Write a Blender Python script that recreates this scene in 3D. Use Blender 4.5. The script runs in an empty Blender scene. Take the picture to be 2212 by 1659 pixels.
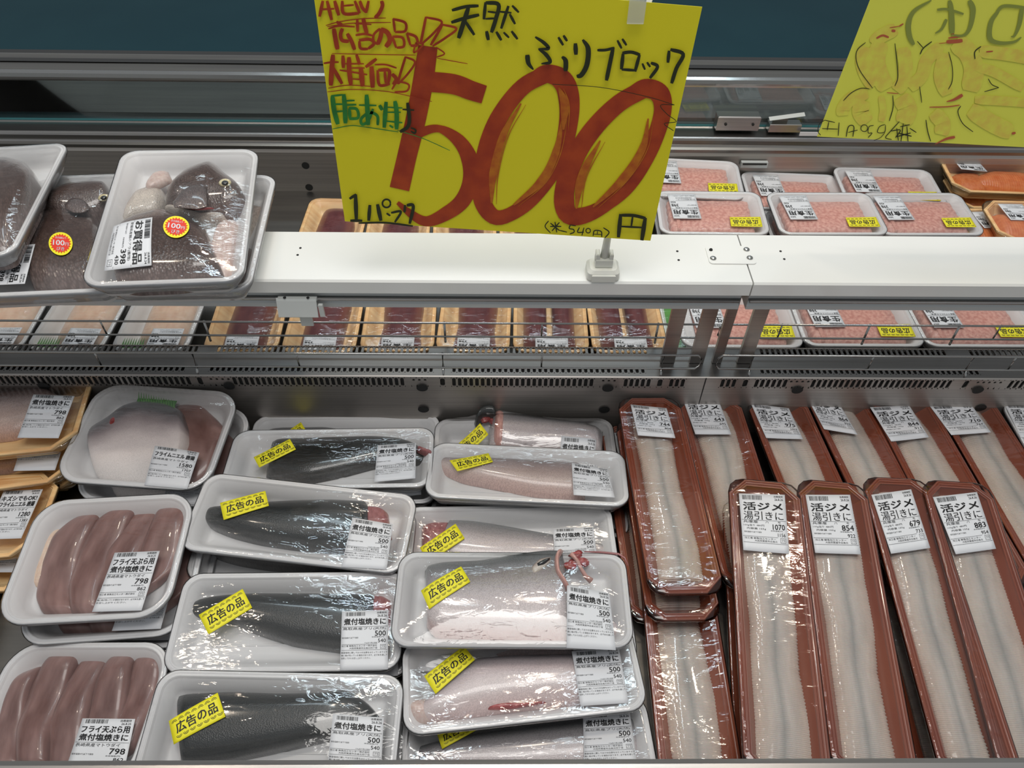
import bpy, math, random
import numpy as np
from mathutils import Matrix, Vector, Euler
from mathutils.bvhtree import BVHTree
random.seed(4)
SC = bpy.context.scene
COL = SC.collection
# ------------------------------------------------------------------ camera
FPX = 1661.0
CR = Matrix(((0.99987669, 0.00431765, 0.01509814),
             (-0.00694201, -0.74087611, 0.67160583),
             (0.01408561, -0.67162783, -0.74075479)))     # columns: image right, image down, forward
CC = Vector((0, 0, .886))
cam = bpy.data.cameras.new('camera'); cam.sensor_width = 36; cam.lens = FPX/2212*36
cam.clip_start = .02
camo = bpy.data.objects.new('camera', cam); COL.objects.link(camo)
rm = Matrix((CR.col[0], -CR.col[1], -CR.col[2])).transposed()
camo.matrix_world = Matrix.Translation(CC) @ rm.to_4x4()
SC.camera = camo
# ------------------------------------------------------------------ view, world, ceiling lamps
SC.view_settings.view_transform = 'Standard'; SC.view_settings.look = 'None'
SC.view_settings.gamma = 1; SC.view_settings.use_curve_mapping = False
SC.view_settings.exposure = -0.50
w = bpy.data.worlds.new('world'); SC.world = w; w.use_nodes = True
w.node_tree.nodes['Background'].inputs[0].default_value = (.93, .97, 1, 1)
w.node_tree.nodes['Background'].inputs[1].default_value = .50
SC.cycles.transparent_max_bounces = 24
def area(name, loc, size, power, col, target=(0, .7, 0)):
    l = bpy.data.lights.new(name, 'AREA'); l.shape = 'RECTANGLE'; l.size, l.size_y = size
    l.energy = power; l.color = col
    o = bpy.data.objects.new(name, l); COL.objects.link(o); o.location = loc
    d = Vector(target)-Vector(loc)
    o.rotation_euler = d.to_track_quat('-Z', 'Y').to_euler(); return o
area('ceiling_panel', (.1, .15, 2.6), (1.3, .7), 32, (1, .97, .93), (0, .8, 0))
area('tube_lamp', (-.55, 1.35, 2.5), (.05, 1.2), 8, (.72, .9, 1))
area('tube_lamp', (.65, 1.5, 2.5), (.05, 1.2), 8, (.72, .9, 1))
area('tube_lamp', (0, 3.0, 2.4), (2.4, .06), 11, (.72, .9, 1))
for x, y, p in ((-.25, 1.0, 4), (.12, 1.15, 4), (.95, 1.2, 4), (-1.1, .9, 4), (.35, 2.1, 5), (-.5, 2.2, 5)):
    area('spot_lamp', (x, y, 2.3), (.09, .09), p, (1, .85, .68))
# ------------------------------------------------------------------ geometry helpers
def ray(px, py): return CR @ Vector((px-1106, py-829.5, FPX))
def atz(px, py, z):
    r = ray(px, py); return CC + r*((z-CC.z)/r.z)
def aty(px, py, y):
    r = ray(px, py); return CC + r*((y-CC.y)/r.y)
class MB:
    def __init__(s): s.v = []; s.f = []; s.m = []; s.uv = {}; s.smooth = []
    def add(s, vs, fs, m=0, smooth=False):
        b = len(s.v); s.v += [tuple(v) for v in vs]
        for f in fs: s.f.append(tuple(b+i for i in f)); s.m.append(m); s.smooth.append(smooth)
        return b
    def box(s, c, d, m=0, rz=0, bev=0):
        x, y, z = [k/2 for k in d]
        if bev:
            b = min(bev, x*.9, y*.9, z*.9)
            P = []
            for zz, q in ((-z, b), (-z+b, 0), (z-b, 0), (z, b)):
                P.append([(-x+q, -y+q, zz), (x-q, -y+q, zz), (x-q, y-q, zz), (-x+q, y-q, zz)])
            vs = [p for r in P for p in r]
            fs = [(3, 2, 1, 0), (12, 13, 14, 15)]
            for k in range(3):
                for i in range(4): j = (i+1) % 4; fs.append((4*k+i, 4*k+j, 4*k+4+j, 4*k+4+i))
        else:
            vs = [(a*x, b_*y, c_*z) for c_ in (-1, 1) for a, b_ in ((-1, -1), (1, -1), (1, 1), (-1, 1))]
            fs = [(3, 2, 1, 0), (4, 5, 6, 7), (0, 1, 5, 4), (1, 2, 6, 5), (2, 3, 7, 6), (3, 0, 4, 7)]
        cs, sn = math.cos(rz), math.sin(rz)
        s.add([(c[0]+v[0]*cs-v[1]*sn, c[1]+v[0]*sn+v[1]*cs, c[2]+v[2]) for v in vs], fs, m)
    def tube(s, pts, r, m=0, n=8, closed=False, caps=True):
        pts = [Vector(p) for p in pts]; N = len(pts); rings = []
        for i, p in enumerate(pts):
            a = pts[(i-1) % N] if (closed or i > 0) else p
            b = pts[(i+1) % N] if (closed or i < N-1) else p
            t = (b-a).normalized(); u = t.cross(Vector((0, 0, 1)))
            if u.length < .1: u = t.cross(Vector((0, 1, 0)))
            u.normalize(); w_ = t.cross(u)
            rr = r[i] if hasattr(r, '__len__') else r
            rings += [p+(u*math.cos(k*2*math.pi/n)+w_*math.sin(k*2*math.pi/n))*rr for k in range(n)]
        fs = []
        for i in range(N if closed else N-1):
            j = (i+1) % N
            for k in range(n): l = (k+1) % n; fs.append((i*n+k, i*n+l, j*n+l, j*n+k))
        if caps and not closed: fs += [tuple(range(n))[::-1], tuple((N-1)*n+k for k in range(n))]
        s.add(rings, fs, m, True)
    def prof(s, pr, x0, x1, m=0, ms=None):      # extrude an open (y,z) profile along x
        vs = [(x0, y, z) for y, z in pr]+[(x1, y, z) for y, z in pr]; n = len(pr)
        for i in range(n-1):
            s.add([vs[i], vs[i+1], vs[n+i+1], vs[n+i]], [(0, 1, 2, 3)], ms[i] if ms else m)
    def loft(s, rings, m=0, cap0=False, cap1=False, smooth=True, mcap=None, closed=True):
        n = len(rings[0]); vs = [p for r in rings for p in r]; b = len(s.v); s.v += [tuple(p) for p in vs]
        for i in range(len(rings)-1):
            for k in range(n if closed else n-1):
                l = (k+1) % n
                s.f.append((b+i*n+k, b+i*n+l, b+(i+1)*n+l, b+(i+1)*n+k)); s.m.append(m); s.smooth.append(smooth)
        if cap0: s.f.append(tuple(b+k for k in range(n))[::-1]); s.m.append(m if mcap is None else mcap); s.smooth.append(False)
        if cap1: s.f.append(tuple(b+(len(rings)-1)*n+k for k in range(n))); s.m.append(m if mcap is None else mcap); s.smooth.append(False)
        return b
    def lathe(s, prof, c=(0, 0, 0), n=20, m=0):
        s.loft([[(c[0]+r*math.cos(k*2*math.pi/n), c[1]+r*math.sin(k*2*math.pi/n), c[2]+z) for k in range(n)] for r, z in prof], m, True, True)
    def build(s, name, mats, parent=None):
        me = bpy.data.meshes.new(name); me.from_pydata(s.v, [], s.f)
        for m in (mats if isinstance(mats, (list, tuple)) else [mats]): me.materials.append(m)
        me.polygons.foreach_set('material_index', s.m); me.polygons.foreach_set('use_smooth', s.smooth)
        if s.uv:
            uvl = me.uv_layers.new(name='UVMap'); li = np.empty(len(me.loops), int); me.loops.foreach_get('vertex_index', li)
            A = np.zeros((len(s.v), 2))
            for k, val in s.uv.items(): A[k] = val
            uvl.data.foreach_set('uv', A[li].ravel())
        me.update()
        o = bpy.data.objects.new(name, me); COL.objects.link(o)
        if parent: o.parent = parent
        return o
def thing(o, label, cat, group=None):
    o['label'] = label; o['category'] = cat
    if group: o['group'] = group
    return o
def empty(name, loc=(0, 0, 0), label='', cat='', group=None):
    o = bpy.data.objects.new(name, None); COL.objects.link(o); o.location = loc; o.empty_display_size = .03
    return thing(o, label, cat, group)
def dup(root, label, dloc=(0, 0, 0), drot=0, skip=()):
    r = root.copy(); COL.objects.link(r); r.location = root.location+Vector(dloc); r.rotation_euler = root.rotation_euler.copy()
    r.rotation_euler[2] += drot; r['label'] = label
    for ch in list(root.children):
        if ch.name.split('.')[0] in skip: continue
        c = ch.copy(); COL.objects.link(c); c.parent = r
        for g in ch.children:
            d = g.copy(); COL.objects.link(d); d.parent = c
    return r
# ------------------------------------------------------------------ materials
def mat(name, col, rough=.5, metal=0, spec=.5, bump=None, var=None, coat=0, coords='Object', trans=0, sss=0, alpha=1):
    m = bpy.data.materials.new(name); m.use_nodes = True; nt = m.node_tree; b = nt.nodes['Principled BSDF']
    b.inputs['Base Color'].default_value = (*col, 1); b.inputs['Roughness'].default_value = rough
    b.inputs['Metallic'].default_value = metal; b.inputs['Specular IOR Level'].default_value = spec
    b.inputs['Coat Weight'].default_value = coat; b.inputs['Coat Roughness'].default_value = .08
    b.inputs['Transmission Weight'].default_value = trans
    if sss: b.inputs['Subsurface Weight'].default_value = sss; b.inputs['Subsurface Scale'].default_value = .004
    tc = nt.nodes.new('ShaderNodeTexCoord'); mp = nt.nodes.new('ShaderNodeMapping'); nt.links.new(tc.outputs[coords], mp.inputs[0])
    if var:       # (colour 2, scale vec or float, detail)
        mp2 = nt.nodes.new('ShaderNodeMapping'); nt.links.new(tc.outputs[coords], mp2.inputs[0])
        n = nt.nodes.new('ShaderNodeTexNoise'); nt.links.new(mp2.outputs[0], n.inputs[0])
        sc = var[1]; mp2.inputs['Scale'].default_value = sc if hasattr(sc, '__len__') else (sc,)*3
        n.inputs['Scale'].default_value = 1; n.inputs['Detail'].default_value = 6
        r = nt.nodes.new('ShaderNodeValToRGB'); nt.links.new(n.outputs[0], r.inputs[0])
        lo, hi = var[2] if len(var) > 2 else (.35, .65)
        r.color_ramp.elements[0].position = lo; r.color_ramp.elements[1].position = hi
        r.color_ramp.elements[0].color = (*col, 1); r.color_ramp.elements[1].color = (*var[0], 1)
        nt.links.new(r.outputs[0], b.inputs['Base Color'])
    if bump:      # (scale, strength, distance)
        n2 = nt.nodes.new('ShaderNodeTexNoise'); nt.links.new(mp.outputs[0], n2.inputs[0]); n2.inputs['Detail'].default_value = 5
        sc = bump[0]; mp.inputs['Scale'].default_value = sc if hasattr(sc, '__len__') else (sc,)*3
        n2.inputs['Scale'].default_value = 1
        bp = nt.nodes.new('ShaderNodeBump'); bp.inputs['Strength'].default_value = bump[1]; bp.inputs['Distance'].default_value = bump[2]
        nt.links.new(n2.outputs[0], bp.inputs['Height']); nt.links.new(bp.outputs[0], b.inputs['Normal'])
    return m
def ramp(nt, src, stops):
    r = nt.nodes.new('ShaderNodeValToRGB'); nt.links.new(src, r.inputs[0]); e = r.color_ramp.elements
    while len(e) < len(stops): e.new(.5)
    for k, (p, c) in enumerate(stops): e[k].position = p; e[k].color = (*c, 1)
    return r
def skin(name, stops, scale=(150, 60), cellcol=.25, rough=.25, bumpd=.0004, mottling=.25, coat=.6):
    """fish skin: colour runs from belly (v=0) to back (v=1), with scales"""
    m = bpy.data.materials.new(name); m.use_nodes = True; nt = m.node_tree; b = nt.nodes['Principled BSDF']
    uv = nt.nodes.new('ShaderNodeUVMap'); sp = nt.nodes.new('ShaderNodeSeparateXYZ'); nt.links.new(uv.outputs[0], sp.inputs[0])
    n = nt.nodes.new('ShaderNodeTexNoise'); nt.links.new(uv.outputs[0], n.inputs[0]); n.inputs['Scale'].default_value = 5; n.inputs['Detail'].default_value = 6
    ma = nt.nodes.new('ShaderNodeMath'); ma.operation = 'MULTIPLY_ADD'; nt.links.new(n.outputs[0], ma.inputs[0]); ma.inputs[1].default_value = mottling
    nt.links.new(sp.outputs[1], ma.inputs[2])
    sb = nt.nodes.new('ShaderNodeMath'); sb.operation = 'SUBTRACT'; nt.links.new(ma.outputs[0], sb.inputs[0]); sb.inputs[1].default_value = mottling*.5
    r = ramp(nt, sb.outputs[0], stops)
    mp = nt.nodes.new('ShaderNodeMapping'); mp.inputs['Scale'].default_value = (scale[0], scale[1], 1); nt.links.new(uv.outputs[0], mp.inputs[0])
    vo = nt.nodes.new('ShaderNodeTexVoronoi'); vo.inputs['Scale'].default_value = 1; nt.links.new(mp.outputs[0], vo.inputs[0])
    rr = ramp(nt, vo.outputs['Distance'], [(0, (1.25,)*3), (.75, (1-cellcol,)*3)])
    mx = nt.nodes.new('ShaderNodeMix'); mx.data_type = 'RGBA'; mx.blend_type = 'MULTIPLY'; mx.inputs[0].default_value = 1
    nt.links.new(r.outputs[0], mx.inputs[6]); nt.links.new(rr.outputs[0], mx.inputs[7]); nt.links.new(mx.outputs[2], b.inputs['Base Color'])
    bp = nt.nodes.new('ShaderNodeBump'); bp.invert = True; bp.inputs['Strength'].default_value = .6; bp.inputs['Distance'].default_value = bumpd
    nt.links.new(vo.outputs['Distance'], bp.inputs['Height']); nt.links.new(bp.outputs[0], b.inputs['Normal'])
    b.inputs['Roughness'].default_value = rough; b.inputs['Coat Weight'].default_value = coat; b.inputs['Coat Roughness'].default_value = .1
    return m
def flesh(name, c1, c2, freq=60, amt=.5, rough=.3, noise=8, bumpd=.0006, coat=.3):
    """cut fish flesh: bands that run across the piece (u direction)"""
    m = bpy.data.materials.new(name); m.use_nodes = True; nt = m.node_tree; b = nt.nodes['Principled BSDF']
    uv = nt.nodes.new('ShaderNodeUVMap')
    n = nt.nodes.new('ShaderNodeTexNoise'); nt.links.new(uv.outputs[0], n.inputs[0]); n.inputs['Scale'].default_value = noise; n.inputs['Detail'].default_value = 6
    r = ramp(nt, n.outputs[0], [(.3, c1), (.7, c2)]); nt.links.new(r.outputs[0], b.inputs['Base Color'])
    wv = nt.nodes.new('ShaderNodeTexWave'); nt.links.new(uv.outputs[0], wv.inputs[0]); wv.inputs['Scale'].default_value = freq/6.28
    wv.inputs['Distortion'].default_value = 1.2; wv.inputs['Detail'].default_value = 2; wv.inputs['Detail Scale'].default_value = 2
    ad = nt.nodes.new('ShaderNodeMath'); ad.operation = 'MULTIPLY_ADD'; nt.links.new(wv.outputs['Fac'], ad.inputs[0]); ad.inputs[1].default_value = amt
    nt.links.new(n.outputs[0], ad.inputs[2])
    bp = nt.nodes.new('ShaderNodeBump'); bp.inputs['Strength'].default_value = .7; bp.inputs['Distance'].default_value = bumpd
    nt.links.new(ad.outputs[0], bp.inputs['Height']); nt.links.new(bp.outputs[0], b.inputs['Normal'])
    b.inputs['Roughness'].default_value = rough; b.inputs['Coat Weight'].default_value = coat
    b.inputs['Subsurface Weight'].default_value = .15; b.inputs['Subsurface Scale'].default_value = .004
    return m
def film_mat():
    m = bpy.data.materials.new('cling_film'); m.use_nodes = True; nt = m.node_tree; nt.nodes.remove(nt.nodes['Principled BSDF'])
    out = nt.nodes['Material Output']
    tr = nt.nodes.new('ShaderNodeBsdfTransparent'); tr.inputs[0].default_value = (.99, .99, .99, 1)
    gl = nt.nodes.new('ShaderNodeBsdfGlossy'); gl.inputs['Roughness'].default_value = .06; gl.inputs[0].default_value = (1, 1, 1, 1)
    fr = nt.nodes.new('ShaderNodeFresnel'); fr.inputs[0].default_value = 1.55
    mx = nt.nodes.new('ShaderNodeMixShader'); nt.links.new(fr.outputs[0], mx.inputs[0]); nt.links.new(tr.outputs[0], mx.inputs[1]); nt.links.new(gl.outputs[0], mx.inputs[2])
    nt.links.new(mx.outputs[0], out.inputs[0])
    tc = nt.nodes.new('ShaderNodeTexCoord'); mp = nt.nodes.new('ShaderNodeMapping'); mp.inputs['Scale'].default_value = (30, 75, 40); mp.inputs['Rotation'].default_value = (0, 0, .5)
    nt.links.new(tc.outputs['Object'], mp.inputs[0])
    n = nt.nodes.new('ShaderNodeTexNoise'); n.inputs['Scale'].default_value = 1; n.inputs['Detail'].default_value = 3; n.inputs['Distortion'].default_value = .8; nt.links.new(mp.outputs[0], n.inputs[0])
    bp = nt.nodes.new('ShaderNodeBump'); bp.inputs['Strength'].default_value = .5; bp.inputs['Distance'].default_value = .0016
    nt.links.new(n.outputs[0], bp.inputs['Height'])
    nt.links.new(bp.outputs[0], gl.inputs['Normal']); nt.links.new(bp.outputs[0], fr.inputs['Normal'])
    return m
M = {}
M['foam'] = mat('white_foam', (.68, .68, .69), .4, bump=(900, .12, .0003))
M['gold'] = mat('wood_grain_foam', (.78, .50, .24), .32, var=((.90, .68, .38), (14, 90, 14)))
M['brown'] = mat('red_brown_tray', (.22, .055, .03), .26, var=((.28, .08, .04), 7), coat=.4)
M['film'] = film_mat()
M['paper'] = mat('label_paper', (.72, .73, .76), .5)
M['ink'] = mat('label_ink', (.02, .02, .022), .6)
M['yellow'] = mat('yellow_sticker', (.86, .78, .02), .5)
M['red'] = mat('red_sticker_ink', (.75, .04, .02), .5)
M['dark'] = skin('dark_yellowtail_skin', [(0, (.08, .08, .08)), (.12, (.026, .028, .028)), (.6, (.014, .017, .017)), (1, (.028, .030, .030))], (170, 60), .2, .28, .0003)
M['silver'] = skin('silver_yellowtail_skin', [(0, (.60, .42, .40)), (.12, (.64, .58, .58)), (.4, (.52, .47, .48)), (.62, (.32, .30, .31)), (.85, (.16, .165, .17)), (1, (.07, .08, .08))], (170, 70), .13, .24, .0003, .12)
M['silverpink'] = skin('pink_silver_skin', [(0, (.56, .40, .37)), (.25, (.54, .44, .41)), (.55, (.34, .27, .26)), (.85, (.15, .11, .11)), (1, (.09, .075, .075))], (170, 65), .12, .24, .0003, .15)
M['belly'] = skin('pale_belly_skin', [(0, (.62, .48, .47)), (.3, (.62, .56, .56)), (.65, (.54, .47, .48)), (.88, (.34, .31, .33)), (1, (.18, .17, .19))], (170, 70), .07, .28, .0002, .15)
M['pomfret'] = skin('pale_grey_skin', [(0, (.78, .74, .72)), (.42, (.66, .60, .59)), (.62, (.36, .31, .32)), (.78, (.15, .14, .15)), (1, (.10, .10, .11))], (240, 200), .05, .3, .00005, .22)
M['bream'] = skin('dark_bream_skin', [(0, (.20, .15, .14)), (.25, (.11, .075, .065)), (.6, (.075, .045, .038)), (.8, (.12, .08, .07)), (1, (.05, .032, .028))], (56, 40), .3, .22, .0009, .8, 1)
M['breamlight'] = skin('pale_bream_flesh', [(0, (.55, .50, .45)), (.5, (.62, .56, .50)), (1, (.30, .22, .19))], (60, 30), .2, .3, .0006, .6)
M['breamgill'] = skin('brown_gill_plate', [(0, (.17, .13, .12)), (.5, (.11, .08, .075)), (1, (.06, .04, .035))], (40, 12), .35, .2, .0012, .8, 1)
M['redflesh'] = flesh('red_flesh', (.24, .07, .07), (.36, .14, .14), 10, .2)
M['pinkflesh'] = flesh('pink_flesh', (.50, .25, .22), (.62, .38, .33), 14, .3)
M['palepink'] = flesh('pale_pink_flesh', (.55, .40, .36), (.66, .56, .52), 14, .3)
M['slice'] = flesh('pinkish_fillet', (.15, .070, .060), (.36, .22, .20), 8, .3, .3, 2.4, .0004)
M['hamo'] = flesh('white_scored_flesh', (.52, .48, .45), (.66, .61, .57), 330, .55, .3, 6, .0015, .5)
_nt = M['hamo'].node_tree; _b = _nt.nodes['Principled BSDF']; _s = _nt.nodes.new('ShaderNodeSeparateXYZ'); _u = [n for n in _nt.nodes if n.type == 'UVMAP'][0]
_nt.links.new(_u.outputs[0], _s.inputs[0]); _r = ramp(_nt, _s.outputs[1], [(.12, (1.05, .98, .92)), (.40, (1, 1, 1)), (.5, (.66, .70, .72)), (.6, (1, 1, 1)), (.88, (1.08, .98, .9))])
_x = _nt.nodes.new('ShaderNodeMix'); _x.data_type = 'RGBA'; _x.blend_type = 'MULTIPLY'; _x.inputs[0].default_value = 1
_nt.links.new(_b.inputs['Base Color'].links[0].from_socket, _x.inputs[6]); _nt.links.new(_r.outputs[0], _x.inputs[7]); _nt.links.new(_x.outputs[2], _b.inputs['Base Color'])
M['tuna'] = flesh('maroon_tuna', (.10, .018, .022), (.17, .045, .045), 12, .3, .3, 5, .0006)
M['mince'] = mat('pink_mince', (.54, .25, .21), .4, var=((.74, .45, .38), 160), bump=(260, .9, .0015), coat=.3)
M['salmon'] = flesh('orange_salmon', (.62, .17, .05), (.76, .30, .12), 60, .6)
M['whitefish'] = flesh('pale_fillet', (.70, .50, .38), (.80, .64, .52), 40, .4)
M['green'] = mat('green_grass', (.05, .22, .03), .5, var=((.10, .33, .05), 60))
M['darkred'] = mat('dark_red_gill', (.22, .015, .015), .25, var=((.40, .06, .06), 120), bump=(300, .6, .001), coat=.8)
M['eyew'] = mat('eye_ring', (.62, .55, .34), .2, coat=1)
M['eyeb'] = mat('eye_pupil', (.01, .01, .01), .1, coat=1)
M['steel'] = mat('stainless_steel', (.42, .40, .39), .30, 1, var=((.50, .48, .46), (3, 60, 400)), bump=((4, 500, 500), .12, .0003))
M['ducttop'] = mat('dark_brushed_steel', (.13, .125, .12), .32, .9, var=((.17, .165, .16), (3, 60, 400)))
M['steelwall'] = mat('brushed_steel_wall', (.40, .37, .35), .42, .85, var=((.48, .45, .42), (3, 60, 400)), bump=((5, 5, 9), .4, .003))
M['steeldark'] = mat('dark_steel', (.20, .19, .18), .35, 1, var=((.25, .24, .22), (3, 60, 300)))
M['chrome'] = mat('chrome_wire', (.42, .42, .41), .18, 1)
M['black'] = mat('black_rubber', (.018, .018, .018), .5)
M['duct'] = mat('dark_duct_inside', (.012, .012, .012), .7)
M['white'] = mat('white_enamel', (.80, .80, .77), .22, var=((.82, .82, .79), 8), coat=.5)
M['greyal'] = mat('grey_aluminium', (.52, .54, .54), .35, .15)
M['plastic'] = mat('white_plastic', (.72, .72, .66), .35)
M['clearish'] = mat('cloudy_clear_plastic', (.60, .62, .60), .25)
_c = bpy.data.materials.new('clear_clip_plastic'); _c.use_nodes = True; _p = _c.node_tree.nodes['Principled BSDF']; _p.inputs['Base Color'].default_value = (.8, .82, .8, 1); _p.inputs['Roughness'].default_value = .1; _p.inputs['Alpha'].default_value = .35; M['clearclip'] = _c
M['teal'] = mat('teal_floor', (.010, .058, .078), .6, spec=.2, var=((.013, .066, .086), 2.5))
M['signpaper'] = mat('yellow_sign_paper', (.86, .76, .014), .6, var=((.88, .78, .018), 6))
M['signpaper2'] = mat('yellow_green_sign_paper', (.86, .86, .10), .6)
M['inkblack'] = mat('black_marker', (.025, .03, .01), .5)
M['inkred'] = mat('red_marker', (.50, .065, .012), .5, var=((.36, .035, .010), (40, 40, 40)))
M['inkorange'] = mat('orange_red_marker', (.62, .20, .012), .5, var=((.50, .10, .012), (90, 90, 90)))
M['inkgreen'] = mat('green_marker', (.02, .17, .03), .5, var=((.04, .28, .04), 70))
M['inkfaint'] = mat('grey_green_marker', (.30, .34, .06), .6)
M['inkblush'] = mat('orange_crayon', (.82, .64, .095), .7, var=((.85, .82, .10), (90, 30, 90)))
M['inkblushred'] = mat('red_crayon', (.55, .12, .05), .7)
glass = bpy.data.materials.new('clear_glass'); glass.use_nodes = True
_n = glass.node_tree; _n.nodes.remove(_n.nodes['Principled BSDF'])
_t = _n.nodes.new('ShaderNodeBsdfTransparent'); _t.inputs[0].default_value = (.80, .86, .86, 1)
_g = _n.nodes.new('ShaderNodeBsdfGlossy'); _g.inputs['Roughness'].default_value = .02
_f = _n.nodes.new('ShaderNodeFresnel'); _f.inputs[0].default_value = 1.6
_m = _n.nodes.new('ShaderNodeMixShader'); _n.links.new(_f.outputs[0], _m.inputs[0]); _n.links.new(_t.outputs[0], _m.inputs[1]); _n.links.new(_g.outputs[0], _m.inputs[2])
_n.links.new(_m.outputs[0], _n.nodes['Material Output'].inputs[0])
M['glass'] = glass
M['glassedge'] = mat('teal_glass_edge', (.05, .22, .24), .15, coat=.5)
# ------------------------------------------------------------------ text as flat mesh data
_TX = {}
def text_data(s, bold=0, res=2):
    k = (s, bold, res)
    if k in _TX: return _TX[k]
    c = bpy.data.curves.new('t', 'FONT'); c.body = s; c.resolution_u = res; c.offset = bold; c.size = 1
    o = bpy.data.objects.new('t', c); COL.objects.link(o)
    dg = bpy.context.evaluated_depsgraph_get(); dg.update(); me = o.evaluated_get(dg).to_mesh()
    v = np.array([(p.co.x, p.co.y) for p in me.vertices]).reshape(-1, 2); f = [tuple(p.vertices) for p in me.polygons]
    bpy.data.objects.remove(o); bpy.data.curves.remove(c)
    if len(v):
        lo, hi = v.min(0), v.max(0); v = (v-lo)/np.maximum(hi-lo, 1e-6)
    _TX[k] = (v, f); return _TX[k]
class Art:                    # flat artwork in millimetres, y up, on a w x h card
    def __init__(s, w, h): s.w, s.h = w, h; s.parts = []      # (verts, faces, mat)
    def text(s, t, x0, y0, x1, y1, m=1, bold=0, res=2):
        v, f = text_data(t, 0, res)
        if not len(v): return
        d = bold*min(y1-y0, 12)*.62
        for ax, ay in (((0, 0),) if not bold else ((-1, -.7), (1, -.7), (-1, .7), (1, .7)) if bold > .025 else ((-1, 0), (1, 0))):
            s.parts.append((v*np.array([x1-x0-2*d, y1-y0-2*d])+np.array([x0+d+ax*d, y0+d+ay*d]), f, m))
    def rect(s, x0, y0, x1, y1, m=1): s.parts.append((np.array([(x0, y0), (x1, y0), (x1, y1), (x0, y1)], float), [(0, 1, 2, 3)], m))
    def poly(s, pts, m=1): s.parts.append((np.array(pts, float), [tuple(range(len(pts)))], m))
    def frame(s, x0, y0, x1, y1, t=.35):
        s.rect(x0, y0, x1, y0+t); s.rect(x0, y1-t, x1, y1); s.rect(x0, y0, x0+t, y1); s.rect(x1-t, y0, x1, y1)
    def barcode(s, x0, y0, x1, y1, seed=1):
        r = random.Random(seed); x = x0
        while x < x1: w_ = r.choice((.35, .5, .8)); s.rect(x, y0, min(x+w_, x1), y1); x += w_+r.choice((.35, .5, .8))
def label_yellowtail(price='500', taxed='540'):
    a = Art(60, 76)
    a.barcode(5, 69, 30, 74, 3); a.text('消費期限', 45, 71.5, 58, 74.3, bold=.01, res=1); a.text('26.8.26', 46, 67.3, 58, 70.5, bold=.02)
    a.text('煮付塩焼きに', 3, 57, 57, 66, bold=.05, res=2)
    a.rect(1, 54.6, 59, 55.0); a.text('鳥取県産ブリ(天然)', 2, 50, 57, 54, res=1)
    a.text(price, 43, 42.5, 57, 49.3, bold=.03); a.text('本体価格(円)', 39, 40, 55, 42, res=1)
    a.text('保存温度4℃以下で保存', 1, 39.5, 22, 41.6, res=1)
    a.text(taxed, 47, 34, 57, 38.8, bold=.02); a.text('100g当り税込価格', 30, 32.8, 46, 34.6, res=1); a.rect(1, 32, 46, 32.3)
    a.text('加工者 鮮魚加工センター株式会社', 1, 29, 46, 31.3, res=1); a.text('大阪府箕面市白島北四丁目', 11, 26, 46, 28.2, res=1); a.rect(1, 24.6, 59, 24.9)
    a.frame(50, 26, 57, 31.5); a.text('プラ', 51.2, 27, 55.8, 30.5, res=1)
    a.text('鮮度保持に関しては十分注意をはらっていますので', 1, 20.5, 59, 22.8, res=1)
    a.text('稀に骨が残っている場合があります。必ず火を通して', 1, 17, 59, 19.3, res=1)
    a.text('加熱してからお召し上がりください。', 1, 13.5, 38, 15.8, res=1)
    return a
def label_eel(p1, p2):
    a = Art(60, 74)
    a.barcode(4, 66, 30, 72, 5); a.text('消費期限', 45, 69.5, 57, 72, bold=.01, res=1); a.text('26.8.26', 46, 65.5, 57, 68.5, bold=.02)
    a.text('活ジメ', 4, 52, 56, 63, bold=.05); a.text('湯引きに', 4, 40, 56, 51, bold=.015)
    a.text('兵庫産', 3, 35.5, 22, 39, res=1); a.text('ハ', 32, 36, 36, 38.6, res=1); a.text('モ', 48, 36, 52, 38.6, res=1); a.rect(1, 39.2, 59, 39.5)
    a.text('100g当り 480円', 3, 31, 30, 34, res=1); a.text(p1, 41, 28, 57, 35, bold=.03); a.text('内容量 155g', 7, 27, 32, 29.8, res=1)
    a.text('本体価格(円)', 38, 25.5, 54, 27.5, res=1); a.text('保存温度4℃以下で保存', 3, 23, 26, 25, res=1)
    a.text(p2, 47, 19.5, 57, 24, bold=.02); a.rect(1, 18.4, 47, 18.7)
    a.text('加工者 鮮魚加工センター', 3, 15, 44, 17.6, res=1); a.text('大阪府箕面市白島北', 16, 12, 46, 14.4, res=1); a.rect(1, 10.4, 59, 10.7)
    a.frame(50, 12, 57, 18); a.text('プラ', 51.2, 13.2, 55.8, 16.8, res=1)
    return a
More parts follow.
